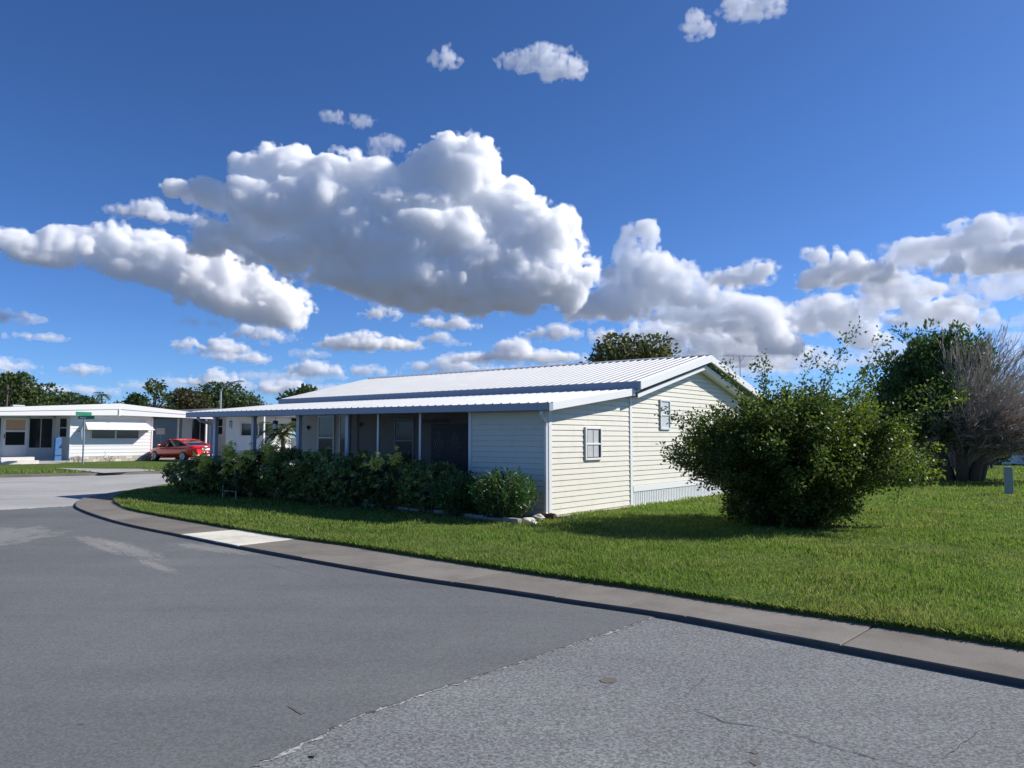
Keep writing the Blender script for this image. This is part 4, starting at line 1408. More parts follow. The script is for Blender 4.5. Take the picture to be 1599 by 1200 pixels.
def hedge_shrub(loc, rx, ry, hgt, label, seed, yellow=0, lean=None):
    rng_ = np.random.default_rng(seed)
    o = empty('umbrella_shrub', loc, HA, label, 'shrub', 'shrubs planted along the porch')
    stems = MB()
    tips = []
    for k in range(16):
        a = rng_.uniform(0, 6.283)
        q = rng_.uniform(0.2, 0.95)
        top = Vector((math.cos(a) * rx * q, math.sin(a) * ry * q, hgt * rng_.uniform(0.55, 1.0)))
        base = Vector((math.cos(a) * 0.12, math.sin(a) * 0.12, -0.05))
        stems.tube([base, base.lerp(top, 0.5) + Vector((0, 0, 0.1)), top], [0.02, 0.014, 0.006], 4)
        tips.append(top)
    stems.build('stem', M['bark'], o)
    T = np.array([tuple(t) for t in tips])
    # whorls clumped round branch tips, shell-heavy, down to near the ground
    n = int(520 * rx * ry * hgt / 0.6)
    u = rng_.normal(size=(n, 3))
    u /= np.linalg.norm(u, axis=1, keepdims=True)
    r = rng_.uniform(0.62, 1.06, n)[:, None]
    C = u * r * np.array((rx, ry, hgt * 0.52)) + np.array((0, 0, hgt * 0.52))
    C += T[rng_.integers(0, len(T), n)] * 0.10
    C += np.stack([np.sin(C[:, 0] * 7 + seed), np.cos(C[:, 1] * 8), np.sin(C[:, 0] * 6 + C[:, 1] * 5 + seed)], 1) * 0.06
    C = C[C[:, 2] > 0.06]
    V, F = umbrella_leaves(C, 0.105, rng_)
    np_mesh('foliage', V, F, M['leaf_var'] if yellow else M['leaf_dark'], o)
    # new shoots standing out of the top
    sh = []
    for k in range(9):
        t = T[rng_.integers(0, len(T))]
        for q in range(5):
            sh.append((t[0] + rng_.normal() * 0.05, t[1] + rng_.normal() * 0.05, hgt * rng_.uniform(0.90, 1.07)))
    V, F = umbrella_leaves(np.array(sh), 0.10, rng_)
    tag(np_mesh('shoots', V, F, M['leaf_dark'], o), kind='stuff')
    if yellow:
        cs = []
        for k in range(yellow):
            a = rng_.uniform(-2.6, -0.3)
            c = np.array((math.cos(a) * rx * 1.05, math.sin(a) * ry * 1.08, hgt * rng_.uniform(0.80, 1.18)))
            cs.append(c + rng_.normal(size=(24, 3)) * 0.09)
        V, F = umbrella_leaves(np.concatenate(cs), 0.09, rng_)
        np_mesh('yellow_leaves', V, F, M['leaf_yellow'], o)
    return o


spots = [(2.55, -0.72, 0.75, 0.62, 1.00, 0, 'dark umbrella shrub right next to the bright bush at the house corner'),
         (3.75, -0.70, 0.80, 0.65, 1.10, 2, 'shrub with a yellow sprig below the second thin screen post'),
         (4.95, -0.72, 0.80, 0.66, 1.12, 0, 'dense dark shrub below the first thin screen post'),
         (6.15, -0.70, 0.80, 0.66, 1.16, 0, 'tall dark shrub before the carport post nearest the screen room'),
         (7.35, -0.70, 0.85, 0.66, 1.22, 0, 'tallest dark shrub before the porch window'),
         (8.65, -0.66, 0.85, 0.66, 1.15, 9, 'shrub with many yellow variegated leaves below the hanging lantern'),
         (9.95, -0.62, 0.85, 0.66, 0.96, 4, 'shrub with a few yellow leaves before the middle carport post'),
         (11.2, -0.55, 0.80, 0.66, 0.95, 0, 'dark shrub second from the far end of the hedge'),
         (12.35, -0.45, 0.80, 0.66, 0.88, 0, 'dark shrub at the far left end of the hedge')]
for i, (s_, y_, rx, ry, hh, yel, lab) in enumerate(spots):
    hedge_shrub(H(-s_, y_), rx, ry, hh, lab, 300 + i, yel)

# bright narrow leaved bush at the house corner
def corner_bush(loc, rx, ry, hgt, label, seed, n):
    rng_ = np.random.default_rng(seed)
    o = empty('leafy_bush', loc, HA, label, 'bush', 'shrubs planted along the porch')
    stems, Pp, Dd = MB(), [], []
    for k in range(n):
        a = rng_.uniform(0, 6.283)
        q = rng_.uniform(0.05, 1.0) ** 0.6
        top = np.array((math.cos(a) * rx * q, math.sin(a) * ry * q, hgt * (1 - 0.35 * q * q) * rng_.uniform(0.75, 1.08)))
        base = np.array((math.cos(a) * rx * 0.3 * q, math.sin(a) * ry * 0.3 * q, -0.03))
        mid = base * 0.4 + top * 0.6 + np.array((math.cos(a) * 0.08, math.sin(a) * 0.08, 0))
        if k % 3 == 0:
            stems.tube([base, mid, top], [0.010, 0.007, 0.003], 4)
        for t in np.linspace(0.25, 1.0, 15):
            p = base * (1 - t) ** 2 + 2 * mid * t * (1 - t) + top * t * t
            d = rng_.normal(size=3) * 0.7 + np.array((math.cos(a) * 0.6, math.sin(a) * 0.6, 0.55))
            Pp.append(p)
            Dd.append(d)
    stems.build('stem', M['bark'], o)
    V, F = leaf_quads(np.array(Pp), rng_.uniform(0.07, 0.13, len(Pp)), rng_.uniform(0.022, 0.036, len(Pp)), np.array(Dd), rng_)
    np_mesh('foliage', V, F, M['leaf_bright'], o)


corner_bush(H(-0.42, -0.88), 0.72, 0.66, 0.98, 'bright green narrow leaved bush beside the downspout', 41, 330)
corner_bush(H(-1.50, -0.88), 0.66, 0.60, 0.90, 'bright green narrow leaved bush second from the downspout', 42, 300)

# white pipe rack among the shrubs
rp = H(-9.4, -1.05)
rk = empty('pipe_rack', rp, HA, 'low white pipe rack among the shrubs near the lawn', 'rack')
for (a, b) in (((-0.3, 0, -0.03), (-0.3, 0, 0.5)), ((0.3, 0, -0.03), (0.3, 0, 0.5))):
    MB().tube([a, b], 0.011, 6).build('upright', M['white'], rk)
for z in (0.22, 0.49):
    MB().tube([(-0.3, 0, z), (0.3, 0, z)], 0.010, 6).build('rail', M['white'], rk)

# ------------------------------------------------------------------ the big arching shrub on the lawn
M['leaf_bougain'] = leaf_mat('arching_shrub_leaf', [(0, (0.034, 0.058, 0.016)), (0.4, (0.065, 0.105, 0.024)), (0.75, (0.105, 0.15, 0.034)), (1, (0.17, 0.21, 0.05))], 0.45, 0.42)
M['leaf_sun_tint'] = leaf_mat('arching_shrub_sun_tinted_leaf', [(0, (0.07, 0.11, 0.02)), (0.5, (0.13, 0.185, 0.032)), (1, (0.22, 0.26, 0.055))], 0.45, 0.42)  # paler copy of the leaf, sunlight on the right side put into its colour


def arching_shrub(loc, label):
    rng_ = np.random.default_rng(77)
    o = empty('arching_shrub', loc, R(-19), label, 'shrub')
    stems = MB()
    P1, D1, P2, D2 = [], [], [], []
    def cane(base, vec, L_, droop, r, dens, side):
        """arching cane followed step by step; leaves cluster along its outer two thirds"""
        p = Vector(base)
        v = Vector(vec).normalized()
        pts = [p.copy()]
        n = 14
        for i in range(n):
            p = p + v * (L_ / n)
            v = (v + Vector((rng_.normal() * 0.07, rng_.normal() * 0.07, -droop / n + rng_.normal() * 0.04))).normalized()
            if p.z < 0.12: p.z = 0.12
            pts.append(p.copy())
            t = (i + 1) / n
            if t > 0.34:
                m = int(dens * (0.6 + t))
                for _ in range(m):
                    q = p + Vector(rng_.normal(size=3)) * 0.075
                    d = v * 0.6 + Vector(rng_.normal(size=3)) * 0.8 + Vector((0, 0, -0.15))
                    (P2 if (side > 0.8 and t > 0.5 and rng_.uniform() < 0.75) else P1).append(tuple(q))  # right-hand outer leaves mostly take the sunlit tint
                    (D2 if len(P2) > len(D2) else D1).append(tuple(d))
            if 0.3 < t < 0.95 and rng_.uniform() < 0.75:
                # side twig
                w = (v + Vector(rng_.normal(size=3)) * 0.9).normalized()
                e = p + w * rng_.uniform(0.12, 0.34)
                for _ in range(int(dens * 0.9)):
                    q = p.lerp(e, rng_.uniform(0.2, 1)) + Vector(rng_.normal(size=3)) * 0.05
                    d = w + Vector(rng_.normal(size=3)) * 0.8
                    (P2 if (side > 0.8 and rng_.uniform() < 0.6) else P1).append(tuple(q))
                    (D2 if len(P2) > len(D2) else D1).append(tuple(d))
        stems.tube(pts[::2], [r * (1 - 0.85 * i / (len(pts[::2]) - 1)) for i in range(len(pts[::2]))], 4)
    for k in range(340):
        a = rng_.uniform(0, 6.283)
        b0 = (0.45 * math.cos(a) * rng_.uniform(0, 1), 0.40 * math.sin(a) * rng_.uniform(0, 1), 0.0)
        out = rng_.uniform(0.03, 0.86)
        ax = math.cos(a)
        L_ = (2.40 + 0.12 * out) * rng_.uniform(0.78, 1.04) * (1.0 + 0.03 * ax)
        cane(b0, (math.cos(a) * out, math.sin(a) * out * 0.85, 1.0), L_, rng_.uniform(0.35, 1.15), 0.016, 20, ax)
    # skirt of short growth near the ground
    for k in range(90):
        a = rng_.uniform(0, 6.283)
        cane((0.5 * math.cos(a), 0.45 * math.sin(a), 0.02), (math.cos(a) * 0.9, math.sin(a) * 0.9, 0.9), rng_.uniform(0.45, 0.8), 0.9, 0.008, 7, 0)
    # the long wild canes over the top
    for (vx, vy, L_, dr) in ((0.46, 0.1, 3.75, 0.75), (0.32, -0.1, 3.5, 0.7), (0.56, -0.05, 3.9, 0.8), (0.20, 0.0, 3.3, 0.8), (-0.16, 0.0, 3.15, 0.35), (-0.26, 0.15, 3.2, 0.9), (0.06, 0.0, 3.2, 1.0),
                             (0.40, 0.05, 3.6, 0.9), (0.50, 0.05, 3.7, 0.65), (-0.36, -0.1, 3.1, 0.9), (0.12, 0.1, 3.2, 0.8), (0.28, 0.1, 3.4, 1.0), (0.62, 0.1, 3.6, 0.75), (-0.05, 0.1, 3.1, 0.9)):
        cane((0.1 * vx, 0, 0), (vx, vy, 1.0), L_, dr, 0.018, 17, 0.0)
    stems.build('cane', M['bark'], o)
    V, F = leaf_quads(np.array(P1), rng_.uniform(0.045, 0.09, len(P1)), rng_.uniform(0.028, 0.05, len(P1)), np.array(D1), rng_)
    np_mesh('foliage', V, F, M['leaf_bougain'], o)
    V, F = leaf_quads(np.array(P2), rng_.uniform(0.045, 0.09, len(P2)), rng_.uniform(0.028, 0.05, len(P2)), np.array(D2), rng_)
    np_mesh('sun_tinted_foliage', V, F, M['leaf_sun_tint'], o)
    print('shrub leaves', len(P1), len(P2))


bpz = g(1232, 822, LOT)
arching_shrub((bpz.x, bpz.y, LOT), 'big arching shrub with wild canes standing alone on the lawn by the gable')

# ------------------------------------------------------------------ the tree on the right: half green, half bare
M['leaf_cypress'] = leaf_mat('scale_leaf', [(0, (0.035, 0.066, 0.022)), (0.5, (0.06, 0.115, 0.036)), (0.9, (0.10, 0.17, 0.05)), (1, (0.13, 0.20, 0.06))], 0.32, 0.5)
M['leaf_dead'] = leaf_mat('dead_sprig', [(0, (0.10, 0.08, 0.065)), (0.6, (0.22, 0.18, 0.155)), (1, (0.36, 0.32, 0.29))], 0.15, 0.8)


def half_bare_tree(loc, label):
    rng_ = np.random.default_rng(99)
    o = empty('half_bare_tree', loc, R(-30), label, 'tree')
    trunk, bare = MB(), MB()
    G, GD, Dp, Dd = [], [], [], []
    Rr_, Hh = 3.4, 5.75
    for k in range(9):
        a = k * 0.698
        trunk.tube([(0.55 * math.cos(a), 0.5 * math.sin(a), -0.1), (0.75 * math.cos(a), 0.7 * math.sin(a), 0.5), (1.15 * math.cos(a), 1.1 * math.sin(a), 1.3)], [0.24, 0.19, 0.09], 7)
    n = 620
    for k in range(n):
        # directions spread over the upper dome
        u = rng_.uniform(-0.10, 1.0)
        a = rng_.uniform(0, 6.283)
        c = math.sqrt(max(0, 1 - u * u))
        d = Vector((c * math.cos(a), c * math.sin(a), u))
        tip = Vector((d.x * Rr_ * 1.02, d.y * Rr_ * 0.9, 1.55 + d.z * (Hh - 1.6))) * rng_.uniform(0.82, 1.03)
        if tip.z < 0.9: tip.z = 0.9 + rng_.uniform(0, 0.4)
        base = Vector((d.x * 0.55, d.y * 0.5, 0.35 + rng_.uniform(0, 0.5)))
        ctrl = base.lerp(tip, 0.45) + Vector((-d.x * 0.35, -d.y * 0.3, 0.55))
        pts = [base * (1 - t) ** 2 + ctrl * 2 * t * (1 - t) + tip * t * t for t in np.linspace(0, 1, 8)]
        right = d.x > -0.12 + 0.10 * rng_.normal()
        topc = d.z > 0.90 and d.x < 0.34
        is_bare = right and not topc
        if is_bare or k % 3 == 0:
            bare.tube(pts, [0.035 * (1 - 0.9 * i / 7) + 0.003 for i in range(8)], 4, False)
        if is_bare:
            # fine upswept twigs
            for j in range(20):
                t = rng_.uniform(0.45, 1.0)
                i = min(6, int(t * 7))
                p = pts[i].lerp(pts[i + 1], t * 7 - i)
                v = (pts[i + 1] - pts[i]).normalized()
                w = (v + Vector(rng_.normal(size=3)) * 0.32 + Vector((0, 0, 0.12))).normalized()
                L_ = rng_.uniform(0.35, 0.75)
                e = p + w * L_
                m = p.lerp(e, 0.5) + Vector((0, 0, -0.03))
                bare.tube([p, m, e], [0.011, 0.008, 0.004], 3, False)
                if tip.z < 2.4 or rng_.uniform() < 0.06:
                    for q in range(5):
                        Dp.append(tuple(p.lerp(e, rng_.uniform(0.2, 1)) + Vector(rng_.normal(size=3)) * 0.04))
                        Dd.append(tuple(w + Vector(rng_.normal(size=3)) * 0.25))
        else:
            # dense upright sprays forming rounded clumps
            for j in range(3):
                cen = pts[-1].lerp(pts[-3], rng_.uniform(0, 0.8)) + Vector(rng_.normal(size=3)) * 0.15
                if tip.z < 1.5 and d.x < 0.3:
                    continue
                m = 42
                rad = rng_.uniform(0.18, 0.32)
                q = rng_.normal(size=(m, 3))
                q /= np.linalg.norm(q, axis=1, keepdims=True)
                q *= rad * rng_.uniform(0.55, 1.0, (m, 1))
                for w in q:
                    G.append((cen.x + w[0], cen.y + w[1], cen.z + w[2] * 1.15))
                    GD.append((w[0] * 2 + rng_.normal() * 0.2, w[1] * 2 + rng_.normal() * 0.2, w[2] * 1.5 + 0.35))
    # inner dead growth low in the middle
    for k in range(1100):
        a = rng_.uniform(0, 6.283)
        r = rng_.uniform(0.5, 2.4) ** 1.0
        z = rng_.uniform(0.5, 2.6)
        r = min(r, 0.7 + z * 0.95)
        Dp.append((r * math.cos(a), r * math.sin(a), z))
        Dd.append((math.cos(a) * 0.8 + rng_.normal() * 0.3, math.sin(a) * 0.8 + rng_.normal() * 0.3, 0.6))
    trunk.smooth = True
    trunk.build('trunk', M['bark'], o)
    bare.build('bare_branches', M['greybark'], o)
    V, F = leaf_quads(np.array(G), rng_.uniform(0.12, 0.22, len(G)), rng_.uniform(0.05, 0.085, len(G)), np.array(GD), rng_)
    np_mesh('crown', V, F, M['leaf_cypress'], o)
    V, F = leaf_quads(np.array(Dp), rng_.uniform(0.14, 0.32, len(Dp)), rng_.uniform(0.02, 0.05, len(Dp)), np.array(Dd), rng_)
    np_mesh('dead_twigs', V, F, M['leaf_dead'], o)
    print('tree', len(G), len(Dp), len(bare.f))


tp = g(1497, 752, LOT)
half_bare_tree((tp.x, tp.y, LOT), 'rounded tree with green left half and bare grey right half')


# ------------------------------------------------------------------ background trees
def round_tree(px, ybase, ytop, Y, wpx, label, stops, seed, n=3200, squash=0.8, gap=0.0, kind='broad_tree', leaf=0.30, trunk_h=0.35):
    rng_ = np.random.default_rng(seed)
    c = at(px, 684, Y)
    top = at(px, ytop, Y).z
    w = wpx / 1215.0 * Y / 2
    o = empty(kind, (c.x, c.y, 0), rng_.uniform(0, 6), label, 'tree', 'trees beyond the houses')
    tr = MB()
    z0 = top * trunk_h
    tr.tube([(0, 0, -0.2), (0.05, 0, z0 * 0.6), (0, 0.05, z0 * 1.3)], [0.055 * top, 0.04 * top, 0.03 * top], 7)
    limbs = []
    nl = 26
    for k in range(nl):
        u = rng_.uniform(0.0, 1.0)
        a = k * 2.399 + rng_.normal() * 0.2
        cc = math.sqrt(1 - u * u)
        q = rng_.uniform(0.62, 0.86)
        e = np.array((cc * math.cos(a) * w * q, cc * math.sin(a) * w * q, z0 + (top - z0) * (0.18 + 0.74 * u * q / 0.8)))
        limbs.append(e)
        tr.tube([(0, 0, z0 * 0.8), tuple(np.array((0, 0, z0)) * 0.5 + e * 0.5 + np.array((0, 0, 0.1))), tuple(e)], [0.02 * top, 0.012 * top, 0.004 * top], 5)
    tr.build('trunk', M['bark'], o)
    P, D = [], []
    per = n // nl
    for e in limbs:
        if rng_.uniform() < gap:
            continue
        r = w * rng_.uniform(0.24, 0.38)
        q = rng_.normal(size=(per, 3))
        q /= np.linalg.norm(q, axis=1, keepdims=True)
        q *= r * rng_.uniform(0.45, 1.05, (per, 1)) * np.array((1, 1, squash))
        P.append(e + q)
        D.append(q + rng_.normal(size=(per, 3)) * r * 0.5)
    P, D = np.concatenate(P), np.concatenate(D)
    P[:, 2] = np.minimum(P[:, 2], top + 0.1)
    V, F = leaf_quads(P, rng_.uniform(0.7, 1.4, len(P)) * leaf, rng_.uniform(0.45, 0.8, len(P)) * leaf, D, rng_)
    mt = leaf_mat('foliage_%d' % seed, stops, 0.2, 0.6)
    np_mesh('crown', V, F, mt, o)
    return o


GREEN = [(0, (0.03, 0.052, 0.018)), (0.5, (0.06, 0.095, 0.03)), (1, (0.12, 0.16, 0.05))]
OLIVE = [(0, (0.045, 0.055, 0.018)), (0.5, (0.10, 0.115, 0.034)), (1, (0.19, 0.19, 0.07))]
BROWN = [(0, (0.035, 0.034, 0.016)), (0.5, (0.085, 0.080, 0.034)), (1, (0.15, 0.13, 0.06))]
round_tree(988, 0, 529, 46, 196, 'rounded olive green treetop rising behind the house roof', OLIVE, 1, 10000, 0.8, 0, 'broad_tree', 0.26, 0.3)
round_tree(1070, 0, 556, 52, 30, 'tiny treetop just left of the gable peak behind the roof', GREEN, 2, 900)
round_tree(470, 0, 600, 60, 70, 'low treetop behind the far left end of the roof', GREEN, 3, 2600, 0.7, 0.2)
round_tree(345, 0, 601, 82, 130, 'wide dark round tree beside the tall street light', GREEN, 4, 8000, 0.8)
round_tree(283, 0, 611, 78, 92, 'brownish green tree between the sparse tree and the street light', BROWN, 5, 4200, 0.8)
round_tree(237, 0, 595, 74, 84, 'sparse taller tree left of the brownish tree', GREEN, 6, 3600, 0.7, 0.2)
round_tree(14, 0, 586, 70, 120, 'tall dark tree at the left edge behind the roof', GREEN, 7, 8000, 0.8)
round_tree(66, 0, 604, 74, 110, 'green tree second from the left edge', GREEN, 8, 7000, 0.8, 0.08)
round_tree(112, 0, 617, 82, 110, 'low green tree left of the small palm', GREEN, 9, 6000, 0.7, 0.1)
round_tree(182, 0, 629, 90, 40, 'small low tree right of the distant palm', GREEN, 10, 1400, 0.7)
round_tree(400, 0, 622, 92, 60, 'low distant tree left of the porch roof end', GREEN, 11, 2400, 0.7)
round_tree(1440, 0, 655, 62, 120, 'low dark tree between the big shrub and the right tree', GREEN, 13, 3600, 0.8, 0.0)
round_tree(1545, 0, 672, 40, 46, 'dark round bush beside the white neighbour house', GREEN, 14, 1600, 0.8, 0, 'broad_tree', 0.2, 0.15)


def palm(loc, h, fl, label, nf, seed, r=0.1):
    rng_ = np.random.default_rng(seed)
    o = empty('palm', loc, 0, label, 'palm')
    MB().tube([(0, 0, -0.1), (0.04 * h, 0, h * 0.5), (0, 0, h)], [r * 1.3, r, r * 0.9], 8).build('trunk', M['bark'], o)
    M.setdefault('palm', leaf_mat('palm_leaf', [(0, (0.03, 0.05, 0.012)), (0.6, (0.075, 0.105, 0.025)), (1, (0.16, 0.16, 0.05))], 0.3, 0.4))
    for k in range(nf):
        a = k * 2.399
        el = rng_.uniform(0.15, 1.15)
        P, D = [], []
        v = Vector((math.cos(a) * math.cos(el), math.sin(a) * math.cos(el), math.sin(el)))
        p = Vector((0, 0, h))
        for i in range(16):
            p = p + v * fl / 16
            v = (v + Vector((0, 0, -0.11))).normalized()
            s = v.cross(Vector((0, 0, 1))).normalized()
            for q in (-1, 1):
                for jj in range(2):
                    P.append(tuple(p))
                    D.append(tuple(s * q + v * (0.5 + 0.2 * jj) + Vector((0, 0, -0.25 + rng_.normal() * 0.15))))
        V, F = leaf_quads(np.array(P), fl * 0.30, fl * 0.025, np.array(D), rng_)
        np_mesh('frond', V, F, M['palm'], o)
    return o


p = at(440, 722, 30)
palm((p.x, p.y, LOT), 1.75, 1.0, 'small feathery palm seen between the carport posts', 22, 1, 0.09)
p = at(158, 640, 110)
palm((p.x, p.y, 0), at(158, 618, 110).z, 1.3, 'distant tall thin palm above the left home roof', 14, 2, 0.12)

# dry plants along the foot of the left home
for i, (y_, lab) in enumerate(((0.4, 'dry plant at the left corner of the lit white wall'), (2.1, 'dry plant below the awning window'), (4.3, 'dry plant at the right corner of the lit white wall'))):
    o = empty('dry_plant', L(0.25, y_), 0, lab, 'plant', 'dry plants by the left home')
    rng_ = np.random.default_rng(500 + i)
    q = rng_.normal(size=(70, 3)) * np.array((0.14, 0.2, 0.12)) + np.array((0, 0, 0.22))
    V, F = leaf_quads(q, 0.16, 0.03, None, rng_)
    np_mesh('leaves', V, F, M['leaf_dead'], o)
    MB().tube([(0, 0, -0.1), (0.02, 0.03, 0.25)], [0.02, 0.008], 5).build('stem', M['bark'], o)

# ------------------------------------------------------------------ clouds: closed meshes filled with a scattering volume
def lattice_noise(shape, cell, rng):
    """trilinear value noise in -1..1 on a grid; cell = lattice spacing in grid steps"""
    a = rng.uniform(-1, 1, tuple(int(n / cell) + 3 for n in shape))
    off = rng.uniform(0, 1, 3)
    for ax, n in enumerate(shape):
        t = np.arange(n) / cell + off[ax]
        i = t.astype(int)
        w = t - i
        w = w * w * (3 - 2 * w)
        sh = [1, 1, 1]
        sh[ax] = n
        w = w.reshape(sh)
        a = np.take(a, i, axis=ax) * (1 - w) + np.take(a, i + 1, axis=ax) * w
    return a


def surface_nets(F):
    ins = F > 0
    nx, ny, nz = (s - 1 for s in F.shape)
    acc = np.zeros((nx, ny, nz, 3), np.float32)
    cnt = np.zeros((nx, ny, nz), np.float32)
    corners = [(i, j, k) for i in (0, 1) for j in (0, 1) for k in (0, 1)]
    def sub(A, c):
        return A[c[0]:c[0] + nx, c[1]:c[1] + ny, c[2]:c[2] + nz]
    for c in corners:
        for ax in range(3):
            if c[ax] == 0:
                d = list(c)
                d[ax] = 1
                fa, fb = sub(F, c), sub(F, d)
                m = sub(ins, c) != sub(ins, d)
                t = np.where(m, fa / np.where(m, fa - fb, 1), 0)
                for q in range(3):
                    acc[..., q] += np.where(m, (t if q == ax else c[q]), 0)
                cnt += m
    act = cnt > 0
    idx = -np.ones((nx, ny, nz), np.int64)
    idx[act] = np.arange(act.sum())
    base = np.argwhere(act)
    V = base + acc[act] / cnt[act][:, None]
    faces = []
    for ax in range(3):
        o1, o2 = [q for q in range(3) if q != ax]
        sl0 = [slice(1, -1)] * 3
        sl0[ax] = slice(0, -1)
        sl1 = [slice(1, -1)] * 3
        sl1[ax] = slice(1, None)
        a, b = ins[tuple(sl0)], ins[tuple(sl1)]
        m = np.argwhere(a != b)
        flip = a[tuple(m.T)]
        p = m.copy()
        p[:, o1] += 1
        p[:, o2] += 1
        q = []
        for d1, d2 in ((0, 0), (-1, 0), (-1, -1), (0, -1)):
            r = p.copy()
            r[:, o1] += d1
            r[:, o2] += d2
            q.append(idx[r[:, 0], r[:, 1], r[:, 2]])
        f = np.stack(q, 1)
        if ax == 1:
            flip = ~flip
        f[~flip] = f[~flip][:, ::-1]
        faces.append(f)
    return V, np.concatenate(faces)


CLOUD_BASE = 300.0


def cloud_material(name, density):
    m = bpy.data.materials.new(name)
    m.use_nodes = True
    nt = m.node_tree
    nt.nodes.clear()
    o = nt.nodes.new('ShaderNodeOutputMaterial')
    v = nt.nodes.new('ShaderNodeVolumeScatter')
    v.inputs['Color'].default_value = (1.0, 1.0, 1.0, 1)
    v.inputs['Density'].default_value = density
    v.inputs['Anisotropy'].default_value = 0.0
    nt.links.new(v.outputs[0], o.inputs['Volume'])
    m.cycles.homogeneous_volume = True
    return m


def cloud_layer(F, st, x0, y0, dz, h, cxm, cym, frame, mat, parent=None):
    """one closed skin of a cloud, taken from the field F sampled every st steps"""
    Fs_ = F[::st, ::st, ::st].copy()
    Fs_[0], Fs_[-1], Fs_[:, 0], Fs_[:, -1], Fs_[:, :, 0], Fs_[:, :, -1] = -1, -1, -1, -1, -1, -1
    if not (Fs_ > 0).any():
        return None
    V, faces = surface_nets(Fs_)
    org, right, fwd, k = frame
    px = V[:, 0] * h * st + x0 - cxm
    pw = V[:, 1] * h * st - dz
    pz = cym - (V[:, 2] * h * st + y0)
    P = np.array(org) + k * (px[:, None] * np.array(right) + pw[:, None] * np.array(fwd) + pz[:, None] * np.array((0, 0, 1.0)))
    A_, B_, C_ = (P[faces[:, q]] - np.array(org) for q in range(3))
    if np.einsum('ij,ij->', A_, np.cross(B_, C_)) < 0:
        faces = faces[:, ::-1]
    return np_mesh('cloud_core' if parent else 'cloud', P, faces, mat, parent)


def make_cloud(blobs, base, h, seed, amp=0.74, mfp=6.0, fat=0.62, cell0=44.0, dist=None, wisp=False):
    """blobs: (x, y, rx, ry) ellipsoids as seen from the street; base: polyline of the flat underside.
    A thin veil surrounds a denser core, so edges fray"""
    rng = np.random.default_rng(seed)
    B = np.array(blobs, float)
    pad = 14 + h * 4
    x0, x1 = (B[:, 0] - B[:, 2]).min() - pad, (B[:, 0] + B[:, 2]).max() + pad
    y0, y1 = (B[:, 1] - B[:, 3]).min() - pad, (B[:, 1] + B[:, 3]).max() + pad
    cxm, cym = (x0 + x1) / 2, (y0 + y1) / 2
    rd = max(B[:, 3].max(), 0.5 * B[:, 2].max()) * fat
    X = np.arange(x0, x1, h)
    Z = np.arange(y0, y1, h)
    dz = rd * 1.5 + pad
    W = np.arange(-dz, dz, h)
    gx, gw, gy = np.meshgrid(X, W, Z, indexing='ij', sparse=True)
    F = np.full((len(X), len(W), len(Z)), -999.0)
    for (bx, by, rx, ry) in blobs:
        rw = (rx * ry) ** 0.5 * fat
        ow = rng.uniform(-0.35, 0.35) * rd
        d = np.sqrt(((gx - bx) / rx) ** 2 + ((gy - by) / ry) ** 2 + ((gw - ow) / rw) ** 2)
        f = (1 - d) * min(ry, rx)
        a = 5.0
        hh = np.clip(0.5 + 0.5 * (F - f) / a, 0, 1)
        F = F * hh + f * (1 - hh) + a * hh * (1 - hh)
    sz = np.median(B[:, 3])
    n = np.zeros(F.shape)
    cell, am = min(cell0, sz * 1.25), amp
    while cell >= 1.5 * h:
        v = lattice_noise(F.shape, cell / h, rng)
        n += am * cell * (np.abs(v) - 0.27)
        cell *= 0.52
        am *= 1.24
    F = np.minimum(F + n, F + sz * 0.36) - np.clip(-F - 3, 0, 99) * 0.7
    bl = np.interp(X, [p[0] for p in base], [p[1] for p in base])[:, None, None]
    wob = lattice_noise(F.shape, 34 / h, rng) * 7 + lattice_noise(F.shape, 12 / h, rng) * 5 + lattice_noise(F.shape, 5 / h, rng) * 2
    F = np.minimum(F, (bl - gy + wob) * 0.8)
    F = np.minimum(F, (0.30 * rd - gw) * 0.8)
    rb = ray(cxm, max(p[1] for p in base))
    D = dist or (CLOUD_BASE - CAM_Z) / max(rb.z, 0.055)
    c = ray(cxm, cym)
    k = D / 1215.0 * Vector((c.x, c.y, 0)).length
    frame = (Vector((0, 0, CAM_Z)) + c * D, Vector((c.y, -c.x, 0)).normalized(), Vector((c.x, c.y, 0)).normalized(), k)
    if wisp:
        veil = lattice_noise(F.shape, 9 / h, rng) * 6.0 + lattice_noise(F.shape, 4.5 / h, rng) * 4.0
        layers = ((F + 2.5 + veil, 1, mfp * 3.2), (F - 1.5 + veil * 0.7, 1, mfp * 2.0))
    else:
        veil = lattice_noise(F.shape, 11 / h, rng) * 5.0 + lattice_noise(F.shape, 5.5 / h, rng) * 4.0
        layers = ((F + 2.2 + veil, 1, mfp * 5.5), (F - 1.0 + veil * 0.4, 1, mfp * 1.5), (F - 7.0, 3, mfp * 2.4))
    outer = None
    for Fq, st, m in layers:
        o = cloud_layer(Fq, st, x0, y0, dz, h, cxm, cym, frame, cloud_material('cloud_vapour', 1.0 / (m * k)), outer)
        if o is None:
            continue
        o['kind'] = 'stuff'
        outer = outer or o
    return outer


def puff(cx, cy, rx, ry, seed):
    rng = np.random.default_rng(seed)
    out = []
    for i in range(8):
        t = rng.uniform(-0.8, 0.8)
        q = (1 - 0.7 * abs(t)) * rng.uniform(0.45, 1.25)
        out.append((cx + t * rx, cy + ry * 0.40 - ry * 0.6 * q * rng.uniform(0.3, 1.0), rx * rng.uniform(0.16, 0.36), ry * max(0.3, 0.72 * q)))
    out.append((cx, cy + ry * 0.35, rx * 0.7, ry * 0.3))
    return out


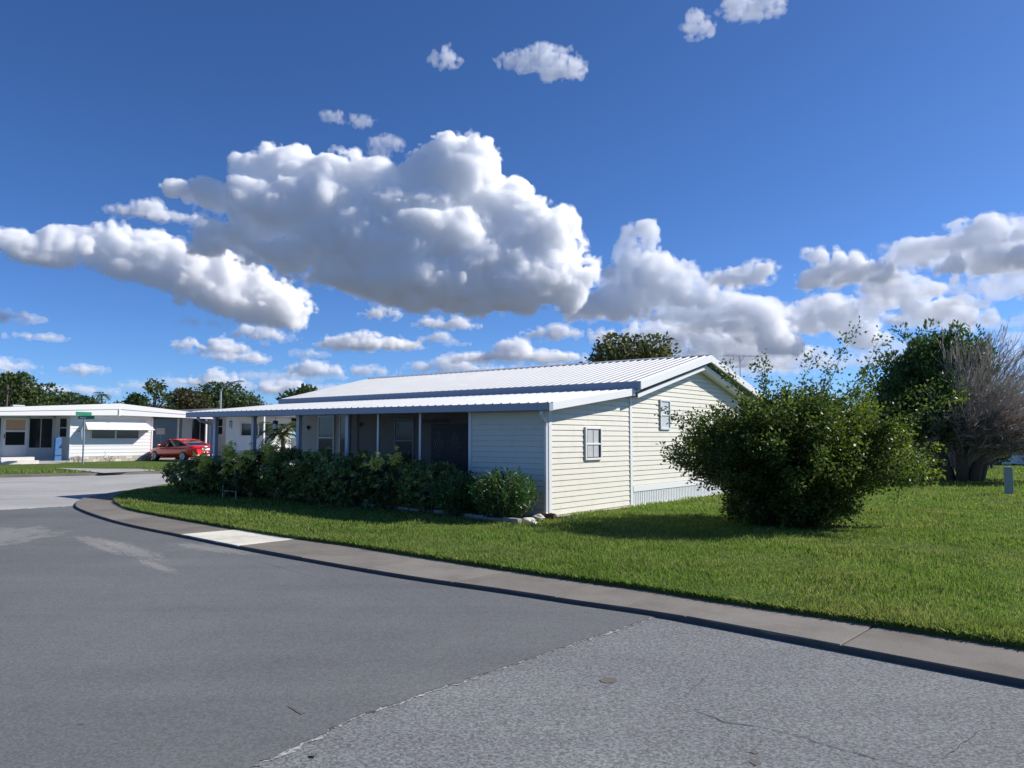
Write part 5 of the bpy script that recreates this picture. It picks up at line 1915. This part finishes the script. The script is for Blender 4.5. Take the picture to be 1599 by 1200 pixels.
make_cloud([(722, 262, 66, 62), (668, 268, 42, 45), (760, 320, 90, 62), (690, 330, 100, 62), (845, 365, 66, 58),
            (880, 420, 44, 60), (448, 280, 78, 40), (540, 290, 74, 42), (385, 322, 74, 30), (480, 330, 120, 42),
            (620, 370, 170, 74), (790, 410, 140, 74), (700, 440, 190, 52), (390, 380, 66, 26), (480, 400, 120, 34),
            (560, 430, 110, 30), (320, 312, 30, 10), (404, 255, 14, 14), (340, 395, 28, 18)],
           [(290, 395), (400, 430), (520, 452), (630, 486), (930, 488)], 2.8, 3)
make_cloud([(190, 402, 52, 38), (245, 408, 55, 38), (310, 430, 66, 42), (380, 452, 62, 42), (432, 470, 36, 36),
            (130, 405, 60, 20), (85, 406, 42, 12), (140, 392, 28, 16), (420, 438, 22, 18)],
           [(5, 420), (130, 440), (300, 482), (470, 506)], 2.5, 5)
make_cloud([(1005, 440, 62, 52), (1000, 390, 36, 30), (960, 478, 72, 24), (1060, 455, 48, 46), (1105, 480, 56, 42),
            (1165, 505, 56, 34), (1005, 356, 20, 10), (1200, 530, 40, 34)],
           [(880, 496), (1010, 500), (1100, 545), (1240, 560)], 2.7, 8, mfp=9)
make_cloud([(1060, 525, 110, 26), (1150, 550, 90, 28), (1000, 530, 60, 14)], [(940, 560), (1250, 585)], 2.7, 9, mfp=11)
make_cloud([(1150, 434, 46, 16), (1188, 422, 20, 11), (1115, 436, 18, 12)], [(1090, 446), (1210, 446)], 2.0, 10)
make_cloud([(1318, 424, 46, 24), (1350, 430, 40, 20), (1282, 394, 18, 7), (1280, 432, 24, 16)], [(1260, 448), (1400, 448)], 2.4, 11)
make_cloud([(1300, 492, 60, 26), (1252, 492, 26, 18), (1340, 525, 34, 26), (1372, 470, 26, 18)], [(1210, 514), (1300, 530), (1400, 560)], 2.4, 12, mfp=9)
make_cloud([(1400, 448, 40, 26), (1432, 462, 34, 20), (1455, 490, 44, 22), (1490, 496, 34, 16), (1420, 500, 40, 14)], [(1340, 480), (1420, 510), (1540, 514)], 2.4, 22, mfp=9)
make_cloud([(1480, 385, 64, 24), (1545, 380, 72, 34), (1610, 385, 60, 34), (1560, 405, 90, 26)],
           [(1400, 412), (1500, 428), (1680, 430)], 2.7, 13, mfp=10)
make_cloud([(1590, 440, 40, 22), (1630, 440, 50, 26), (1530, 470, 34, 14)], [(1480, 470), (1700, 470)], 2.7, 14, mfp=12)
for i, (cx, cy, rx, ry, m) in enumerate([
        (595, 488, 30, 16, 7), (580, 532, 74, 24, 6), (412, 520, 54, 16, 10), (330, 538, 44, 22, 7), (375, 556, 44, 12, 8),
        (338, 592, 42, 18, 8), (432, 602, 54, 16, 8), (490, 576, 46, 16, 8), (4, 492, 34, 10, 9), (57, 525, 20, 6, 9),
        (132, 577, 16, 6, 6), (4, 572, 36, 16, 10), (700, 504, 48, 15, 10), (690, 530, 40, 12, 10), (800, 552, 110, 26, 9),
        (868, 518, 50, 16, 8), (700, 572, 70, 14, 12), (578, 577, 30, 9, 10), (240, 330, 60, 22, 12), (480, 552, 16, 6, 10),
        (110, 608, 60, 8, 14), (938, 522, 16, 10, 9), (640, 598, 60, 10, 12), (20, 603, 40, 12, 30), (250, 600, 60, 14, 34),
        (420, 585, 70, 16, 30), (560, 605, 80, 12, 30), (1290, 560, 120, 26, 40), (1130, 575, 110, 18, 34), (1560, 500, 70, 22, 36), (1590, 555, 80, 22, 44), (1410, 545, 80, 22, 44),
        (1160, 440, 30, 10, 20), (1270, 470, 40, 12, 20), (1500, 450, 60, 16, 24), (1530, 530, 60, 18, 30), (1375, 388, 12, 6, 18), (860, 575, 80, 12, 30), (320, 505, 30, 8, 26)]):
    make_cloud(puff(cx, cy, rx, ry, 50 + i), [(0, cy + ry * 0.62), (1600, cy + ry * 0.62)], max(1.65, ry / 11), 80 + i, amp=0.85, mfp=m * 0.6)
for i, (bl, m) in enumerate([
        ([(850, 95, 50, 20), (880, 115, 34, 14), (815, 95, 30, 10), (850, 78, 26, 9)], 22),
        ([(695, 95, 20, 12), (698, 82, 9, 11)], 22),
        ([(1172, 18, 42, 18), (1150, 10, 20, 20), (1095, 38, 22, 14), (1088, 22, 14, 12), (1200, 6, 20, 12)], 24),
        ([(520, 184, 16, 8), (562, 190, 16, 9), (600, 222, 24, 12), (590, 240, 14, 6)], 30)]):
    make_cloud(bl, [(0, 400), (1600, 400)], 1.6, 120 + i, amp=1.0, mfp=m * 0.55, dist=1500, wisp=True)
